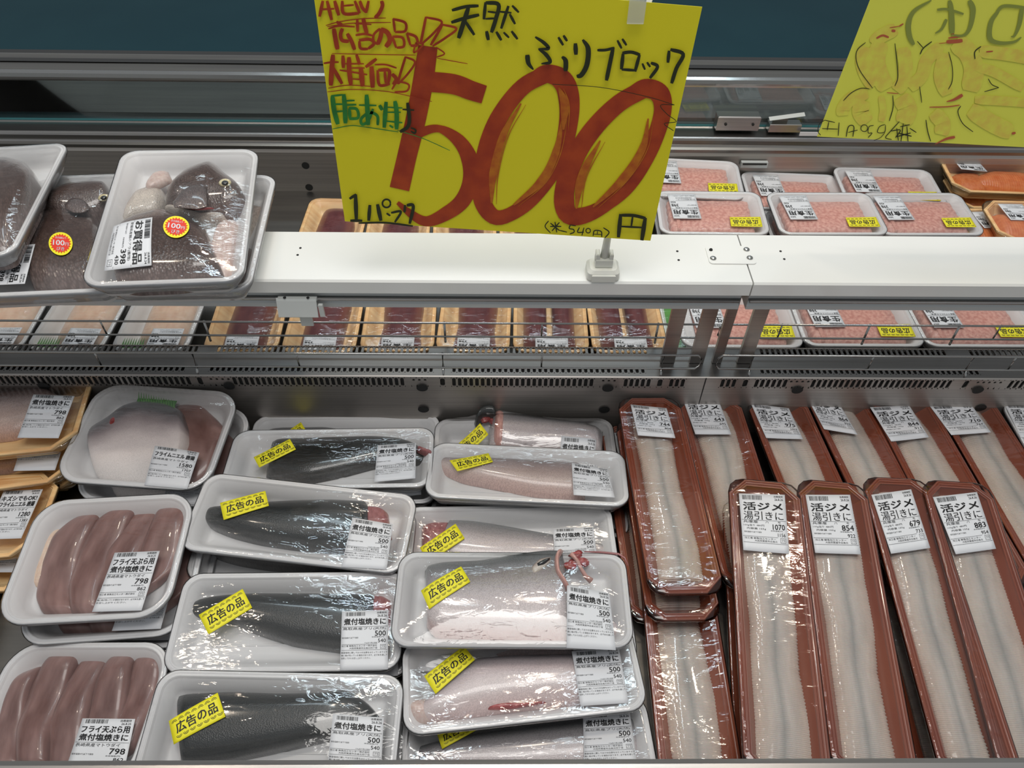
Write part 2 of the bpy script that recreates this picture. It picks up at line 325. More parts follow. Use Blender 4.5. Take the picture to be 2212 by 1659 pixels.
def label_fish(lines, price, taxed, two=False):
    a = Art(60, 76); y = 56 if not two else 60
    a.barcode(5, 70, 30, 75, 7); a.text('消費期限', 44, 72, 57, 74.8, bold=.01, res=1); a.text('26.8.25', 46, 68.3, 57, 71, bold=.02)
    if two: a.text(lines[0], 3, 58.5, 57, 67, bold=.045); a.text(lines[1], 3, 49, 57, 57.5, bold=.05); b = 47
    else: a.text(lines[0], 3, 57, 57, 66.5, bold=.05); b = 55
    a.rect(1, b, 59, b+.3); a.text('長崎県産マトウダイ', 2, b-5, 50, b-.8, res=1)
    a.text(price, 40, b-13.5, 57, b-6.5, bold=.03); a.text('保存温度4℃以下で保存', 1, b-15, 24, b-12.8, res=1); a.text('本体価格(円)', 37, b-16.5, 53, b-14.6, res=1)
    a.text(taxed, 46, b-22, 57, b-17.5, bold=.02); a.rect(1, b-23.5, 46, b-23.2)
    a.text('加工者 鮮魚加工センター株式会社', 1, b-27, 45, b-24.6, res=1); a.frame(50, b-29, 57, b-23.5); a.text('プラ', 51.2, b-28, 55.8, b-24.6, res=1)
    a.rect(1, b-30.5, 59, b-30.2); a.text('稀に骨が残っている場合があります。必ず火を通して', 1, b-34, 59, b-31.8, res=1); a.text('お召し上がりください。', 1, b-37.4, 38, b-35.2, res=1)
    return a
def label_bream():
    a = Art(62, 60)
    a.barcode(3, 50, 30, 58, 9); a.text('消費期限', 47, 55, 60, 58, res=1, bold=.01); a.text('26.8.24', 47, 51, 60, 54, bold=.02)
    a.text('お買得品', 3, 35, 59, 48, bold=.05); a.rect(1, 33.4, 61, 33.8); a.text('愛媛県産鯛のアラ(養殖)', 3, 28, 54, 32.6, res=1)
    a.text('398', 40, 19, 57, 26.5, bold=.04); a.text('本体価格(円)', 24, 20, 38, 22.5, res=1); a.text('430', 46, 12, 57, 17, bold=.03)
    a.text('保存温度4℃以下', 3, 22, 20, 24.4, res=1); a.rect(1, 10.5, 61, 10.8); a.text('加工者 鮮魚加工センター株式会社', 3, 6.5, 44, 9.4, res=1); a.text('大阪府箕面市白島北四丁目', 12, 2.5, 44, 5.4, res=1)
    a.frame(50, 2.5, 58, 9); a.text('プラ', 51.3, 3.8, 56.7, 7.6, res=1)
    return a
def label_raw(t='生食用', p='398'):
    a = Art(60, 62)
    a.barcode(4, 54, 30, 60, 11); a.text('26.8.24', 46, 54, 57, 58, bold=.02)
    a.text(t, 4, 40, 56, 52, bold=.05); a.rect(1, 37.6, 59, 38); a.text('国産マグロたたき(解凍)', 3, 33, 50, 36.8, res=1)
    a.text(p, 42, 25, 57, 32, bold=.03); a.text('保存温度4℃以下', 3, 27, 24, 29.4, res=1); a.text('430', 46, 18, 57, 23, bold=.02); a.rect(1, 16.6, 46, 16.9)
    a.text('加工者 鮮魚加工センター', 3, 12.6, 44, 15.4, res=1); a.text('大阪府箕面市白島北四丁目', 9, 8.6, 44, 11.4, res=1); a.text('お早めにお召し上がりください。', 3, 3.6, 50, 6.4, res=1)
    return a
def art_advert():
    a = Art(60, 26)
    a.text('広告の品', 6, 8, 55, 19.5, m=1, bold=.035)
    for y0, sgn in ((20.5, 1), (6.5, -1)):
        for k in range(7):
            cx = 6+k*8+(2 if sgn < 0 else 0)
            for r in (3.4, 2.0):
                P = [(cx+r*math.cos(t), y0+sgn*(r*math.sin(t)*.9)) for t in np.linspace(.15, math.pi-.15, 7)]
                Q = [(cx+(r-.55)*math.cos(t), y0+sgn*((r-.55)*math.sin(t)*.9)) for t in np.linspace(math.pi-.15, .15, 7)]
                for i in range(6): a.poly([P[i], P[i+1], Q[5-i], Q[6-i]])
    return a
def art_round():
    a = Art(40, 40); n = 22; P = []
    for k in range(n*2): r = 18 if k % 2 == 0 else 14.5; t = k*math.pi/n; P.append((20+r*math.cos(t), 20+r*.95*math.sin(t)))
    for k in range(n*2): a.poly([(20, 20), P[k], P[(k+1) % (2*n)]], 1)
    a.text('100', 7.5, 15.5, 27, 25, m=2, bold=.04); a.text('円', 28, 15.5, 33.5, 21.5, m=2, bold=.03); a.text('びき', 14, 7, 27, 13.5, m=2, bold=.03)
    a.text('表示価格より', 11, 27, 29, 31, m=2, res=1)
    return a
LBL_Y = label_yellowtail(); ADV = art_advert(); RND = art_round(); LBL_B = label_bream(); LBL_R = label_raw()
# ------------------------------------------------------------------ packs
def rrect(sx, sy, r, z, n=5):
    r = max(min(r, sx/2-.001, sy/2-.001), .0005); P = []
    for cx, cy, a0 in ((1, 1, 0), (-1, 1, 90), (-1, -1, 180), (1, -1, 270)):
        for k in range(n+1):
            t = math.radians(a0+90*k/n); P.append((cx*(sx/2-r)+r*math.cos(t), cy*(sy/2-r)+r*math.sin(t), z))
    return P
def rim_ring(sx, sy, r, z, n, sub=6):        # same, with straight sides subdivided
    P = rrect(sx, sy, r, z, n); out = []; N = len(P)
    for i, p in enumerate(P):
        q = P[(i+1) % N]; d = math.hypot(q[0]-p[0], q[1]-p[1]); out.append(p)
        if (i+1) % (n+1) == 0:
            for k in range(1, sub): out.append(tuple(p[j]+(q[j]-p[j])*k/sub for j in range(3)))
    return out
KIND = {   # corner radius, corner segments, depth, material, rim line count
    'foam': (.022, 6, .030, 'foam'), 'foambig': (.038, 8, .028, 'foam'), 'gold': (.030, 1, .026, 'gold'),
    'brown': (.022, 1, .024, 'brown'), 'foamsmall': (.022, 6, .026, 'foam'), 'goldlong': (.02, 3, .026, 'gold')}
def tray_mesh(name, sx, sy, kind, parent):
    R, n, h, mt = KIND[kind]; b = MB()
    pr = [(.016, -h), (.013, -h+.001), (.0025, -.006), (.0012, -.0055), (0, -.0045), (0, -.001), (.0008, 0), (.0026, 0), (.0034, -.0009)]
    if kind == 'brown':
        pr += [(.0044, -.0012), (.005, -.0002), (.0062, -.0002), (.0068, -.0014), (.0078, -.0014), (.0084, -.0005), (.0095, -.0005), (.0102, -.0025)]
    else: pr += [(.0046, -.0010), (.0052, -.0002), (.0066, -.0004), (.0074, -.0032), (.0086, -.0036)]
    e = pr[-1][0]
    pr += [(e+.0085, -h*.6), (e+.0125, -h+.0052), (e+.016, -h+.0035), (e+.022, -h+.003)]
    rings = [rrect(sx-2*i, sy-2*i, R-i*.8, z, n) for i, z in pr]
    b.loft(rings, 0, True, True, smooth=(n > 2))
    # low ribs pressed into the tray floor
    if kind in ('foam', 'foambig'):
        for q in (-.28, .28):
            b.box((0, q*(sy-.05), -h+.0034), (sx-.09, .0022, .0012), bev=.0005)
    return b.build(name, M[mt], parent)
class Pack:
    """one wrapped pack; the origin is the centre of the tray rim plane"""
    def __init__(s, name, pose, kind, label, cat='fish pack', group=None):
        x, y, z, rz, p, r, s.sx, s.sy = pose; s.kind = kind; s.h = KIND[kind][2]
        s.root = empty(name, (x, y, z), label, cat, group)
        s.root.rotation_mode = 'XYZ'
        R = Matrix.Rotation(math.radians(rz), 3, 'Z') @ Matrix.Rotation(math.radians(p), 3, 'X') @ Matrix.Rotation(math.radians(r), 3, 'Y')
        s.root.rotation_euler = R.to_euler(); s.R = R; s.Ri = R.inverted(); s.t = Vector((x, y, z))
        s.tray = tray_mesh('tray', s.sx, s.sy, kind, s.root); s.obst = []; s.fl = -s.h+.0035; s.filmbvh = None
    def px(s, x, y, z=0):        # picture point -> place on the plane at height z of this pack
        c = s.Ri @ (CC-s.t); d = s.Ri @ ray(x, y); k = (z-c.z)/d.z; return (c.x+d.x*k, c.y+d.y*k)
    def clampxy(s, p, mz=.009):
        X = s.sx/2-mz; Y = s.sy/2-mz; return (max(-X, min(X, p[0])), max(-Y, min(Y, p[1])))
    def slab(s, name, up, lo, T, m, px=True, zb=None, pw=2.2, ends=(.3, .3), mcap=None, jit=0, N=36, K=14, clamp=True, parent=None, hump=None, film=True, seed=0):
        zb = s.fl if zb is None else zb
        def prep(P):
            P = [s.px(*p, zb+T*.45) if px else p for p in P]
            if clamp: P = [s.clampxy(p) for p in P]
            P = np.array(P, float); d = np.r_[0, np.cumsum(np.hypot(*(P[1:]-P[:-1]).T))]; t = np.linspace(0, d[-1], N)
            Q = np.c_[np.interp(t, d, P[:, 0]), np.interp(t, d, P[:, 1])]
            for _ in range(2): Q[1:-1] = (Q[:-2]+2*Q[1:-1]+Q[2:])/4
            return Q
        U, Lo = prep(up), prep(lo); rg = random.Random(seed+7); b = MB(); rings = []; uv = {}
        for i in range(N):
            u = i/(N-1); a = U[i]; c = Lo[i]; d = (a-c); L = max(np.hypot(*d), 1e-5); d = d/L
            if jit:
                a = a+d*jit*(((i % 2)*2-1)+rg.uniform(-.5, .5)); c = c-d*jit*(((i % 2)*2-1)+rg.uniform(-.5, .5))
            e = 1
            if ends[0] and u < ends[0]: e = min(e, math.sqrt(max(0, 1-(1-u/ends[0])**2))*.85+.15)
            if ends[1] and 1-u < ends[1]: e = min(e, math.sqrt(max(0, 1-(1-(1-u)/ends[1])**2))*.85+.15)
            Tu = T*e*(hump(u) if hump else 1); Tu = min(Tu, T*1.5)
            ring = []
            for k in range(K+1):
                t = k/K; q = c+(a-c)*(.5-.5*math.cos(math.pi*t)); tt = abs(2*(.5-.5*math.cos(math.pi*t))-1)
                ring.append((q[0], q[1], zb+max(0.0004, Tu*(1-tt**pw)**(1/pw))))
            ring.append((a[0], a[1], zb)); ring.append((c[0], c[1], zb))
            rings.append(ring)
        n = len(rings[0]); b.loft(rings, 0, True, True, True, 1 if mcap else 0)
        for i in range(N):
            for k in range(n): b.uv[i*n+k] = (i/(N-1), .5-.5*math.cos(math.pi*k/K) if k <= K else (1 if k == K+1 else 0))
        o = b.build(name, [M[m], M[mcap]] if mcap else M[m], parent or s.root)
        if film: s.obst.append((b.v, b.f))
        return o
    def blob(s, name, c, r, m, parent=None, px=True, z=0, n=12, film=False):
        if px: c = s.px(*c, z)
        b = MB(); rings = []
        for i in range(1, 8):
            a = math.pi*i/8; rings.append([(c[0]+r[0]*math.sin(a)*math.cos(k*2*math.pi/n), c[1]+r[1]*math.sin(a)*math.sin(k*2*math.pi/n), z+r[2]*math.cos(a)) for k in range(n)])
        b.loft(rings, 0, True, True); 
        if film: s.obst.append((b.v, b.f))
        return b.build(name, M[m], parent or s.root)
    def gill(s, c, r, z, seed=1):
        rg = random.Random(seed); c0 = s.px(*c, z); b = MB(); n = 10
        for i in range(9):
            a = rg.uniform(0, 6.28); d = rg.uniform(0, .8)*r; q = (c0[0]+d*math.cos(a), c0[1]+d*.8*math.sin(a)); rr = (rg.uniform(.25, .55)*r, rg.uniform(.15, .35)*r, rg.uniform(.12, .25)*r); an = rg.uniform(0, 3.14)
            rings = []
            for k in range(1, 7):
                t = math.pi*k/7; ring = []
                for m_ in range(n):
                    x = rr[0]*math.sin(t)*math.cos(m_*2*math.pi/n); y = rr[1]*math.sin(t)*math.sin(m_*2*math.pi/n)
                    ring.append((q[0]+x*math.cos(an)-y*math.sin(an), q[1]+x*math.sin(an)+y*math.cos(an), z+rr[2]*math.cos(t)))
                rings.append(ring)
            b.loft(rings, 0, True, True)
        s.obst.append((b.v, b.f)); return b.build('gill', M['darkred'], s.root)
    def film(s, nr=16):
        R, n, h, mt = KIND[s.kind]; n = max(n, 3); sub = 10; rings = []
        for ins, z in ((.015, -h-.0004), (.006, -h*.55), (-.0006, -.0045), (-.0006, -.0005), (.001, .0007)):
            rings.append(rim_ring(s.sx-2*ins, s.sy-2*ins, R-ins*.8 if mt != 'brown' else .020, z, n, sub))
        base = rings[-1]; X = []
        for i in range(1, nr+1):
            f = 1-i/nr*.985; X.append([(p[0]*f, p[1]*f) for p in base])
        X = np.array(X); nb = X.shape[1]; Z = np.full(X.shape[:2], -1.0)
        if s.obst:
            vs = []; fs = []
            for v, f in s.obst: o = len(vs); vs += v; fs += [tuple(o+i for i in g) for g in f]
            bv = BVHTree.FromPolygons([Vector(v) for v in vs], fs)
            for i in range(nr):
                for k in range(nb):
                    hit = bv.ray_cast(Vector((X[i, k, 0], X[i, k, 1], .2)), Vector((0, 0, -1)))
                    if hit[0] is not None: Z[i, k] = hit[0].z+.0011
        obst = Z.copy(); z0 = .0007; Z = np.maximum(Z, z0-.003*np.linspace(0, 1, nr)[:, None])
        for _ in range(160):
            out = np.vstack([np.full((1, nb), z0), Z[:-1]]); inn = np.vstack([Z[1:], np.full((1, nb), Z[-1].mean())])
            Zn = .25*(out+inn+np.roll(Z, 1, 1)+np.roll(Z, -1, 1)) - 2e-6
            Z = np.maximum(Zn, obst)
        for _ in range(3):
            out = np.vstack([np.full((1, nb), z0), Z[:-1]]); inn = np.vstack([Z[1:], np.full((1, nb), Z[-1].mean())])
            Z = np.maximum(.5*Z+.125*(out+inn+np.roll(Z, 1, 1)+np.roll(Z, -1, 1)), obst-.0002)
        for i in range(nr): rings.append([(X[i, k, 0], X[i, k, 1], Z[i, k]) for k in range(nb)])
        b = MB(); b.loft(rings, 0, False, True, True)
        o = b.build('cling_film', M['film'], s.root)
        s.filmbvh = BVHTree.FromPolygons([Vector(v) for v in b.v], [f for f in b.f if len(f) > 2])
        return o
    def fz(s, x, y):
        h = s.filmbvh.ray_cast(Vector((x, y, .2)), Vector((0, 0, -1))); return h[0].z if h[0] is not None else .0007
    def card(s, name, art, q, mats, px=True, off=.0005, gx=9, gy=9, round_=False, wave=0):
        """thin card or sticker that lies on the film; q = its four corners, top left first, clockwise as one reads it"""
        if px:
            q = [s.px(*p, .003) for p in q]
            z = sum(s.fz(*p) for p in q)/4; q = [s.px(*s.topx(p, .003), z+off) for p in q]
        Q = np.array([(*p,) for p in q], float)
        def P(u, v): return (Q[0]*(1-u)+Q[1]*u)*v+(Q[3]*(1-u)+Q[2]*u)*(1-v)
        G = np.array([[s.fz(*P(i/gx, j/gy)) for j in range(gy+1)] for i in range(gx+1)])
        for _ in range(2):
            H = G.copy(); H[1:-1] = np.maximum(H[1:-1], (G[:-2]+G[2:])/2); H[:, 1:-1] = np.maximum(H[:, 1:-1], (G[:, :-2]+G[:, 2:])/2); G = H
        def zz(u, v):
            a = min(max(u, 0), .9999)*gx; c = min(max(v, 0), .9999)*gy; i, j = int(a), int(c); a -= i; c -= j
            return (G[i, j]*(1-a)+G[i+1, j]*a)*(1-c)+(G[i, j+1]*(1-a)+G[i+1, j+1]*a)*c
        b = MB()
        if round_:
            vs = []
            for r in (0, .5, 1):
                for k in range(28):
                    u = .5+.5*r*math.cos(k*math.pi/14); v = .5+.5*r*math.sin(k*math.pi/14); p = P(u, v); vs.append((p[0], p[1], zz(u, v)+off))
            b.loft([vs[0:28], vs[28:56], vs[56:84]], 0)
        else:
            vs = []
            for i in range(gx+1):
                for j in range(gy+1):
                    u, v = i/gx, j/gy
                    p = P(u, v); vs.append((p[0], p[1], G[i, j]+off))
            # flip order so that the normals face up
            fs = [(i*(gy+1)+j, (i+1)*(gy+1)+j, (i+1)*(gy+1)+j+1, i*(gy+1)+j+1) for i in range(gx) for j in range(gy)]
            b.add(vs, fs, 0, True)
            e = list(range(0, gy+1))+[i*(gy+1)+gy for i in range(1, gx+1)]+[gx*(gy+1)+j for j in range(gy-1, -1, -1)]+[i*(gy+1) for i in range(gx-1, 0, -1)]
            lowv = [(vs[k][0], vs[k][1], vs[k][2]-.0003) for k in e]; bb = b.add(lowv, []); ne = len(e)
            for k in range(ne): l = (k+1) % ne; b.f.append((e[k], e[l], bb+l, bb+k)); b.m.append(0); b.smooth.append(False)
        for v, f, m in art.parts:
            V = []
            for x, y in v: u, w_ = x/art.w, y/art.h; p = P(u, w_); V.append((p[0], p[1], zz(u, w_)+off+(.00035 if m < 2 else .0006)))
            b.add(V, f, m)
        return b.build(name, [M[k] for k in mats], s.root)
    def topx(s, p, z):
        w_ = s.R @ Vector((p[0], p[1], z))+s.t; c = CR.transposed() @ (w_-CC); return (c.x/c.z*FPX+1106, c.y/c.z*FPX+829.5)
    def label(s, art, q, px=True): return s.card('price_label', art, q, ['paper', 'ink'], px)
    def advert(s, q, px=True): return s.card('advert_sticker', ADV, q, ['yellow', 'ink'], px, off=.001)
    def round(s, c, r, rot=0, px=True, ry=.9):
        cs, sn = math.cos(math.radians(rot)), math.sin(math.radians(rot))
        q = [(c[0]+r*(a*cs-b_*sn), c[1]+r*ry*(a*sn+b_*cs)) for a, b_ in ((-1, -1), (1, -1), (1, 1), (-1, 1))]
        return s.card('discount_sticker', RND, q, ['yellow', 'red', 'paper'], px, round_=True, off=.001)
exec_parts = []
# ================================================================== THE SETTING
b = MB(); b.box((0, 1.2, -.66), (9, 9, .04)); fl = b.build('floor', M['teal']); fl['kind'] = 'structure'
# ================================================================== DISPLAY CASE
case = empty('refrigerated_display_case', (0, .83, -.64), 'stainless steel island display case with perforated centre duct and white shelf', 'display case')
case_in = Matrix.Translation((0, -.83, .64))
def cpart(b, name, mats, parent=case):
    if parent is case: b.v = [(x, y-.83, z+.64) for x, y, z in b.v]
    return b.build(name, mats, parent)
X0, X1 = -1.45, 1.45; XS = .322; XD = aty(1525, 815, .77).x
DK = -.067
b = MB(); b.prof([(.20, .012), (.20, DK), (.77, DK)], X0, X1); b.prof([(.83, DK), (1.421, DK)], X0, X1); cpart(b, 'deck', M['steeldark'])
b = MB(); b.box((0, .83, -.37), (X1-X0, 1.34, .53)); cpart(b, 'cabinet_body', M['steeldark'])
b = MB(); b.prof([(.205, .010), (.2485, .018), (.2500, .022), (.2485, .029), (.243, .032), (.13, .034), (.12, .02), (.12, -.10)], X0, X1, 0)
cpart(b, 'front_rim', M['steel'])
# perforated duct between the two wells
def slot_strip(b, P, x0, x1, h, spans, dots, feet, pitch=.0085, sw=.0048, sh=None, m=0, slant=0):
    """P(x, t) maps a point of the strip to space; slots in spans, round holes in dots and feet"""
    sh = sh or h*.82; x = x0
    def inn(v, S): return any(a <= v <= c for a, c in S)
    while x < x1-1e-6:
        w_ = pitch; cx = x+w_/2; kind = None
        if any(x <= f < x+w_ for f in feet): kind = 'foot'
        elif inn(cx, dots): kind = 'dot'
        elif inn(cx, spans): kind = 'slot'
        R = [(x, 0), (x+w_, 0), (x+w_, h/2), (x+w_, h), (x, h), (x, h/2)]
        if kind is None: b.add([P(*p) for p in (R[0], R[1], R[3], R[4])], [(0, 1, 2, 3)], m)
        else:
            hw, hh = {'slot': (sw/2, sh/2), 'dot': (.002, .002), 'foot': (.0036, h*.40)}[kind]
            cy = h/2 if kind != 'dot' else h*.72
            S = []
            for k in range(16):
                t = 2*math.pi*k/16+math.pi/16; S.append((cx+hw*math.cos(t)+slant*0, cy+(hh-hw)*(1 if math.sin(t) > 0 else -1)+hw*math.sin(t)))
            O = []
            for k in range(16):
                t = 2*math.pi*k/16+math.pi/16; c, s = math.cos(t), math.sin(t); k2 = max(abs(c), abs(s)); O.append((cx+w_/2*c/k2, cy+((h-cy) if s > 0 else cy)*s/k2))
            vs = [P(*p) for p in O+S]; fs = [(i, (i+1) % 16, 16+(i+1) % 16, 16+i) for i in range(16)]
            b.add(vs, fs, m)
            q = [P(*p) for p in S]; nrm = (Vector(P(x, h))-Vector(P(x, 0))).cross(Vector(P(x+w_, 0))-Vector(P(x, 0))).normalized()*.0018
            b.add(q+[tuple(Vector(v)-nrm*-1) for v in q], [(i, (i+1) % 16, 16+(i+1) % 16, 16+i) for i in range(16)], m)
        x += w_
def pxs(L, y, Y): return [(aty(a, y, Y).x, aty(c, y, Y).x) for a, c in L]
FEET = [aty(a, 805, .772).x for a in (-105, 428, 957, 1430, 1620, 2094)]
YF, ZT = .768, .0545
h1 = .0205
SP = pxs([(-200, 408), (505, 880), (978, 1290), (1345, 1406), (1447, 1483), (1561, 1598), (1637, 1700), (1754, 2068), (2180, 2400)], 818, YF)
DT = pxs([(450, 498), (890, 930), (1295, 1340), (1705, 1752), (2112, 2172)], 818, YF)
b = MB()
slot_strip(b, lambda x, t: (x, YF, ZT-.0225+t), X0, X1, h1, SP, DT, FEET, sw=.0054, sh=.018)
b.prof([(YF, ZT-.002), (YF+.0005, ZT-.001), (YF+.002, ZT)], X0, X1)
b.prof([(YF-.006, DK), (YF-.001, ZT-.06), (YF, ZT-.0225)], X0, X1)
# top plate with two rows of slots
SP2 = pxs([(-200, 405), (455, 935), (978, 1392), (1637, 2120)], 790, .784); SP3 = pxs([(-200, 425), (462, 935), (980, 1400), (1640, 2050), (2090, 2300)], 742, .83)
b.prof([(YF+.002, ZT), (.776, ZT)], X0, X1, 2)
slot_strip(b, lambda x, t: (x, .776+t, ZT), X0, X1, .0125, SP2, [], [], m=2)
b.prof([(.7885, ZT), (.8155, ZT)], X0, X1, 2)
slot_strip(b, lambda x, t: (x, .8155+t, ZT), X0, X1, .0145, SP3, [], [], m=2)
b.prof([(.830, ZT), (.833, ZT-.002), (.833, ZT-.006)], X0, X1)
b.prof([(.8155, ZT-.001), (.8155, DK)], X0, X1)
for px_, py_ in ((495, 833), (912, 837), (915, 882), (1313, 838), (1305, 883), (1722, 842), (2112, 842), (2118, 880), (95, 833)):
    c = aty(px_, py_, YF-.001); b.add([(c.x+.0085*math.cos(t*math.pi/12), YF-.0022-max(0, (ZT-.06-c.z))*.1, c.z+.0075*math.sin(t*math.pi/12)) for t in range(24)], [tuple(range(24))], 1)
b.box((XD, YF-.0004, -.006), (.0012, .0012, .12), 1)
cpart(b, 'duct_cover', [M['steelwall'], M['duct'], M['ducttop']])
b = MB(); b.box((0, .791, 0), (X1-X0, .040, .10)); cpart(b, 'duct_inside', M['duct'])
# white shelf over the duct, two boards and a joint plate
ZB = .25
def board(x0, x1):
    b = MB(); b.prof([(.7535, ZB-.022), (.7515, ZB-.0205), (.7515, ZB-.0025), (.754, ZB), (.8525, ZB), (.8545, ZB-.0025), (.8545, ZB-.022), (.7535, ZB-.022)], x0, x1)
    pr = [(.7515, ZB-.022), (.7515, ZB), (.8545, ZB), (.8545, ZB-.022)]
    for xx in (x0, x1): b.add([(xx, *p) for p in pr], [(0, 1, 2, 3)])
    return b
b = board(X0, XS-.0006); sh = cpart(b, 'shelf_board', M['white'])
for px_, py_ in ((649, 536), (643, 551), (1463, 543), (1466, 562)):
    c = atz(px_, py_, ZB); q = MB(); q.lathe([(.0016, 0), (.0016, .0006), (.0006, .0008)], (c.x, c.y, ZB), 12); q.build('screw_hole', M['duct'], sh); q_ = sh.children[-1]; q_.location = (0, -.83, .64)
b = board(XS+.0012, X1); sh2 = cpart(b, 'shelf_board', M['white'])
for px_, py_ in ((1686, 543), (1694, 560)):
    c = atz(px_, py_, ZB); q = MB(); q.lathe([(.0016, 0), (.0016, .0006), (.0006, .0008)], (c.x, c.y, ZB), 12); q_ = q.build('screw_hole', M['duct'], sh2); q_.location = (0, -.83, .64)
b = MB(); c = [atz(*p, ZB) for p in ((1520, 534), (1628, 534), (1636, 570), (1527, 570))]; cx = sum((p.x for p in c))/4; cy = sum((p.y for p in c))/4
pl = [(*p[:2], ZB+.0002) for p in [(cx+a, cy+d) for a, d, _ in rrect(.062, .0375, .005, 0, 5)]]
b.loft([pl, [(x, y, z+.0012) for x, y, z in pl]], 0, True, True, False); jp = cpart(b, 'joint_plate', M['white'])
for px_, py_, mt in ((1535, 542, 'duct'), (1612, 541, 'chrome'), (1540, 560, 'chrome'), (1619, 559, 'chrome')):
    c = atz(px_, py_, ZB); q = MB(); r_ = .0044 if mt == 'chrome' else .0025
    q.lathe([(r_, .0012), (r_*.92, .0025), (r_*.6, .0036), (r_*.2, .0040)], (c.x, c.y, ZB), 16); q_ = q.build('screw', M[mt], jp); q_.location = (0, -.83, .64)
for x0, x1 in ((X0, XS-.006), (XS+.004, X1)):
    b = MB(); b.prof([(.762, ZB-.022), (.762, ZB-.034), (.764, ZB-.034), (.764, ZB-.026), (.772, ZB-.026), (.772, ZB-.038), (.764, ZB-.040), (.760, ZB-.046), (.760, ZB-.052), (.768, ZB-.052), (.84, ZB-.05), (.84, ZB-.022)], x0, x1)
    for xx in (x0, x1): b.add([(xx, .762, ZB-.022), (xx, .760, ZB-.052), (xx, .84, ZB-.05), (xx, .84, ZB-.022)], [(0, 1, 2, 3)])
    b.tube([(x0+.002, .759, ZB-.037), (x1-.002, .759, ZB-.037)], .0024, 1, 8)
    cpart(b, 'shelf_channel', [M['greyal'], M['steel']])
for pa in (1460, 1526, 1572, 1634):
    p0 = aty(pa, 700, .80); b = MB(); b.box((p0.x, .80, (ZT+ZB-.05)/2), (.021 if pa != 1572 else .014, .006, ZB-.05-ZT), 0, 0, .001); cpart(b, 'shelf_post', M['steel'])
b = MB(); p0 = aty(-300, 700, .8); b.box((p0.x, .80, (ZT+ZB-.05)/2), (.024, .006, ZB-.05-ZT)); cpart(b, 'shelf_post', M['steel'])
# far well wall, far rim, glass guard
b = MB(); b.prof([(1.421, DK), (1.424, .024), (1.4265, .030)], X0, X1, 0)
for px_, py_ in ((660, 358), (668, 404), (516, 385)):
    c = aty(px_, py_, 1.4225); r_ = .008 if px_ > 600 else .004
    b.add([(c.x+r_*math.cos(t*math.pi/12), 1.4205+(c.z-DK)*.033, c.z+r_*math.sin(t*math.pi/12)) for t in range(24)], [tuple(range(24))], 1)
cpart(b, 'rear_well_wall', [M['steelwall'], M['duct']])
b = MB(); b.prof([(1.4265, .030), (1.4265, .037), (1.432, .040)], X0, X1, 1); b.prof([(1.432, .040), (1.4335, .0435), (1.436, .044)], X0, X1, 0)  # dark bands reflected in the rim are put into the colour as darker strips
b.prof([(1.436, .044), (1.437, .052)], X0, X1, 1); b.prof([(1.437, .052), (1.4385, .0565), (1.442, .058), (1.470, .0615), (1.478, .066)], X0, X1, 0); cpart(b, 'rear_rim', [M['steel'], M['steeldark']])
b = MB(); b.box((0, 1.4765, .113), (X1-X0, .005, .090)); gl = cpart(b, 'glass_guard', M['glass'])
b = MB(); b.box((0, 1.4765, .0665), (X1-X0, .0058, .0042)); cpart(b, 'glass_edge', M['glassedge'])
b = MB(); b.prof([(1.472, .153), (1.470, .158), (1.472, .165), (1.478, .168), (1.484, .166), (1.488, .155), (1.488, .150), (1.472, .150), (1.472, .153)], X0, X1); cpart(b, 'guard_rail', M['chrome'])
b = MB(); b.prof([(1.50, -.05), (1.50, .060), (1.505, .066), (1.76, .07), (1.79, .062), (1.80, .03), (1.80, -.3)], X0, X1); b.prof([(1.478, .060), (1.50, .060)], X0, X1); cpart(b, 'rear_bumper', M['steeldark'])
b = MB(); b.prof([(1.72, .0712), (1.79, .066), (1.806, .05), (1.806, -.62)], X0, X1); cpart(b, 'rear_bumper_trim', M['black'])
# glass clamp at the right
c = aty(1590, 270, 1.462); b = MB(); b.box((c.x, 1.462, .083), (.088, .026, .032), 0, 0, .002); cl = cpart(b, 'glass_clamp', M['steel'])
for dx in (-.026, .03):
    q = MB(); q.lathe([(.0028, 0), (.0028, .0012), (.001, .0016)], (0, 0, 0), 12); q_ = q.build('screw', M['duct'], cl); q_.location = (c.x+dx, 1.4485-.83, .083+.64); q_.rotation_euler = (math.pi/2, 0, 0)
c2 = aty(1692, 278, 1.458); b = MB(); b.box((c2.x, 1.460, .074), (.066, .022, .018), 0, 0, .001); cpart(b, 'glass_clamp_arm', M['steel'])
b = MB(); b.add([(c2.x-.035, 1.452, .090), (c2.x+.035, 1.452, .101), (c2.x+.033, 1.458, .106), (c2.x-.037, 1.458, .095)], [(0, 1, 2, 3)]); b.add([(c2.x-.035, 1.452, .0895), (c2.x+.035, 1.452, .1005), (c2.x+.033, 1.458, .1055), (c2.x-.037, 1.458, .0945)], [(3, 2, 1, 0)])
b.box((c2.x-.01, 1.462, .086), (.03, .004, .010), 1); cpart(b, 'clamp_plate', [M['clearish'], M['steeldark']])
c3 = aty(1748, 289, 1.44); b = MB(); b.box((c3.x, 1.4395, c3.z), (.040, .0012, .0085)); tg = cpart(b, 'size_tag', M['paper'])
c4 = aty(1628, 353, 1.42); b = MB(); b.box((c4.x, 1.417, c4.z), (.056, .008, .014), 0, 0, .001); b.box((c4.x, 1.4125, c4.z+.003), (.050, .002, .003), 1); cpart(b, 'wall_bracket', [M['greyal'], M['duct']])
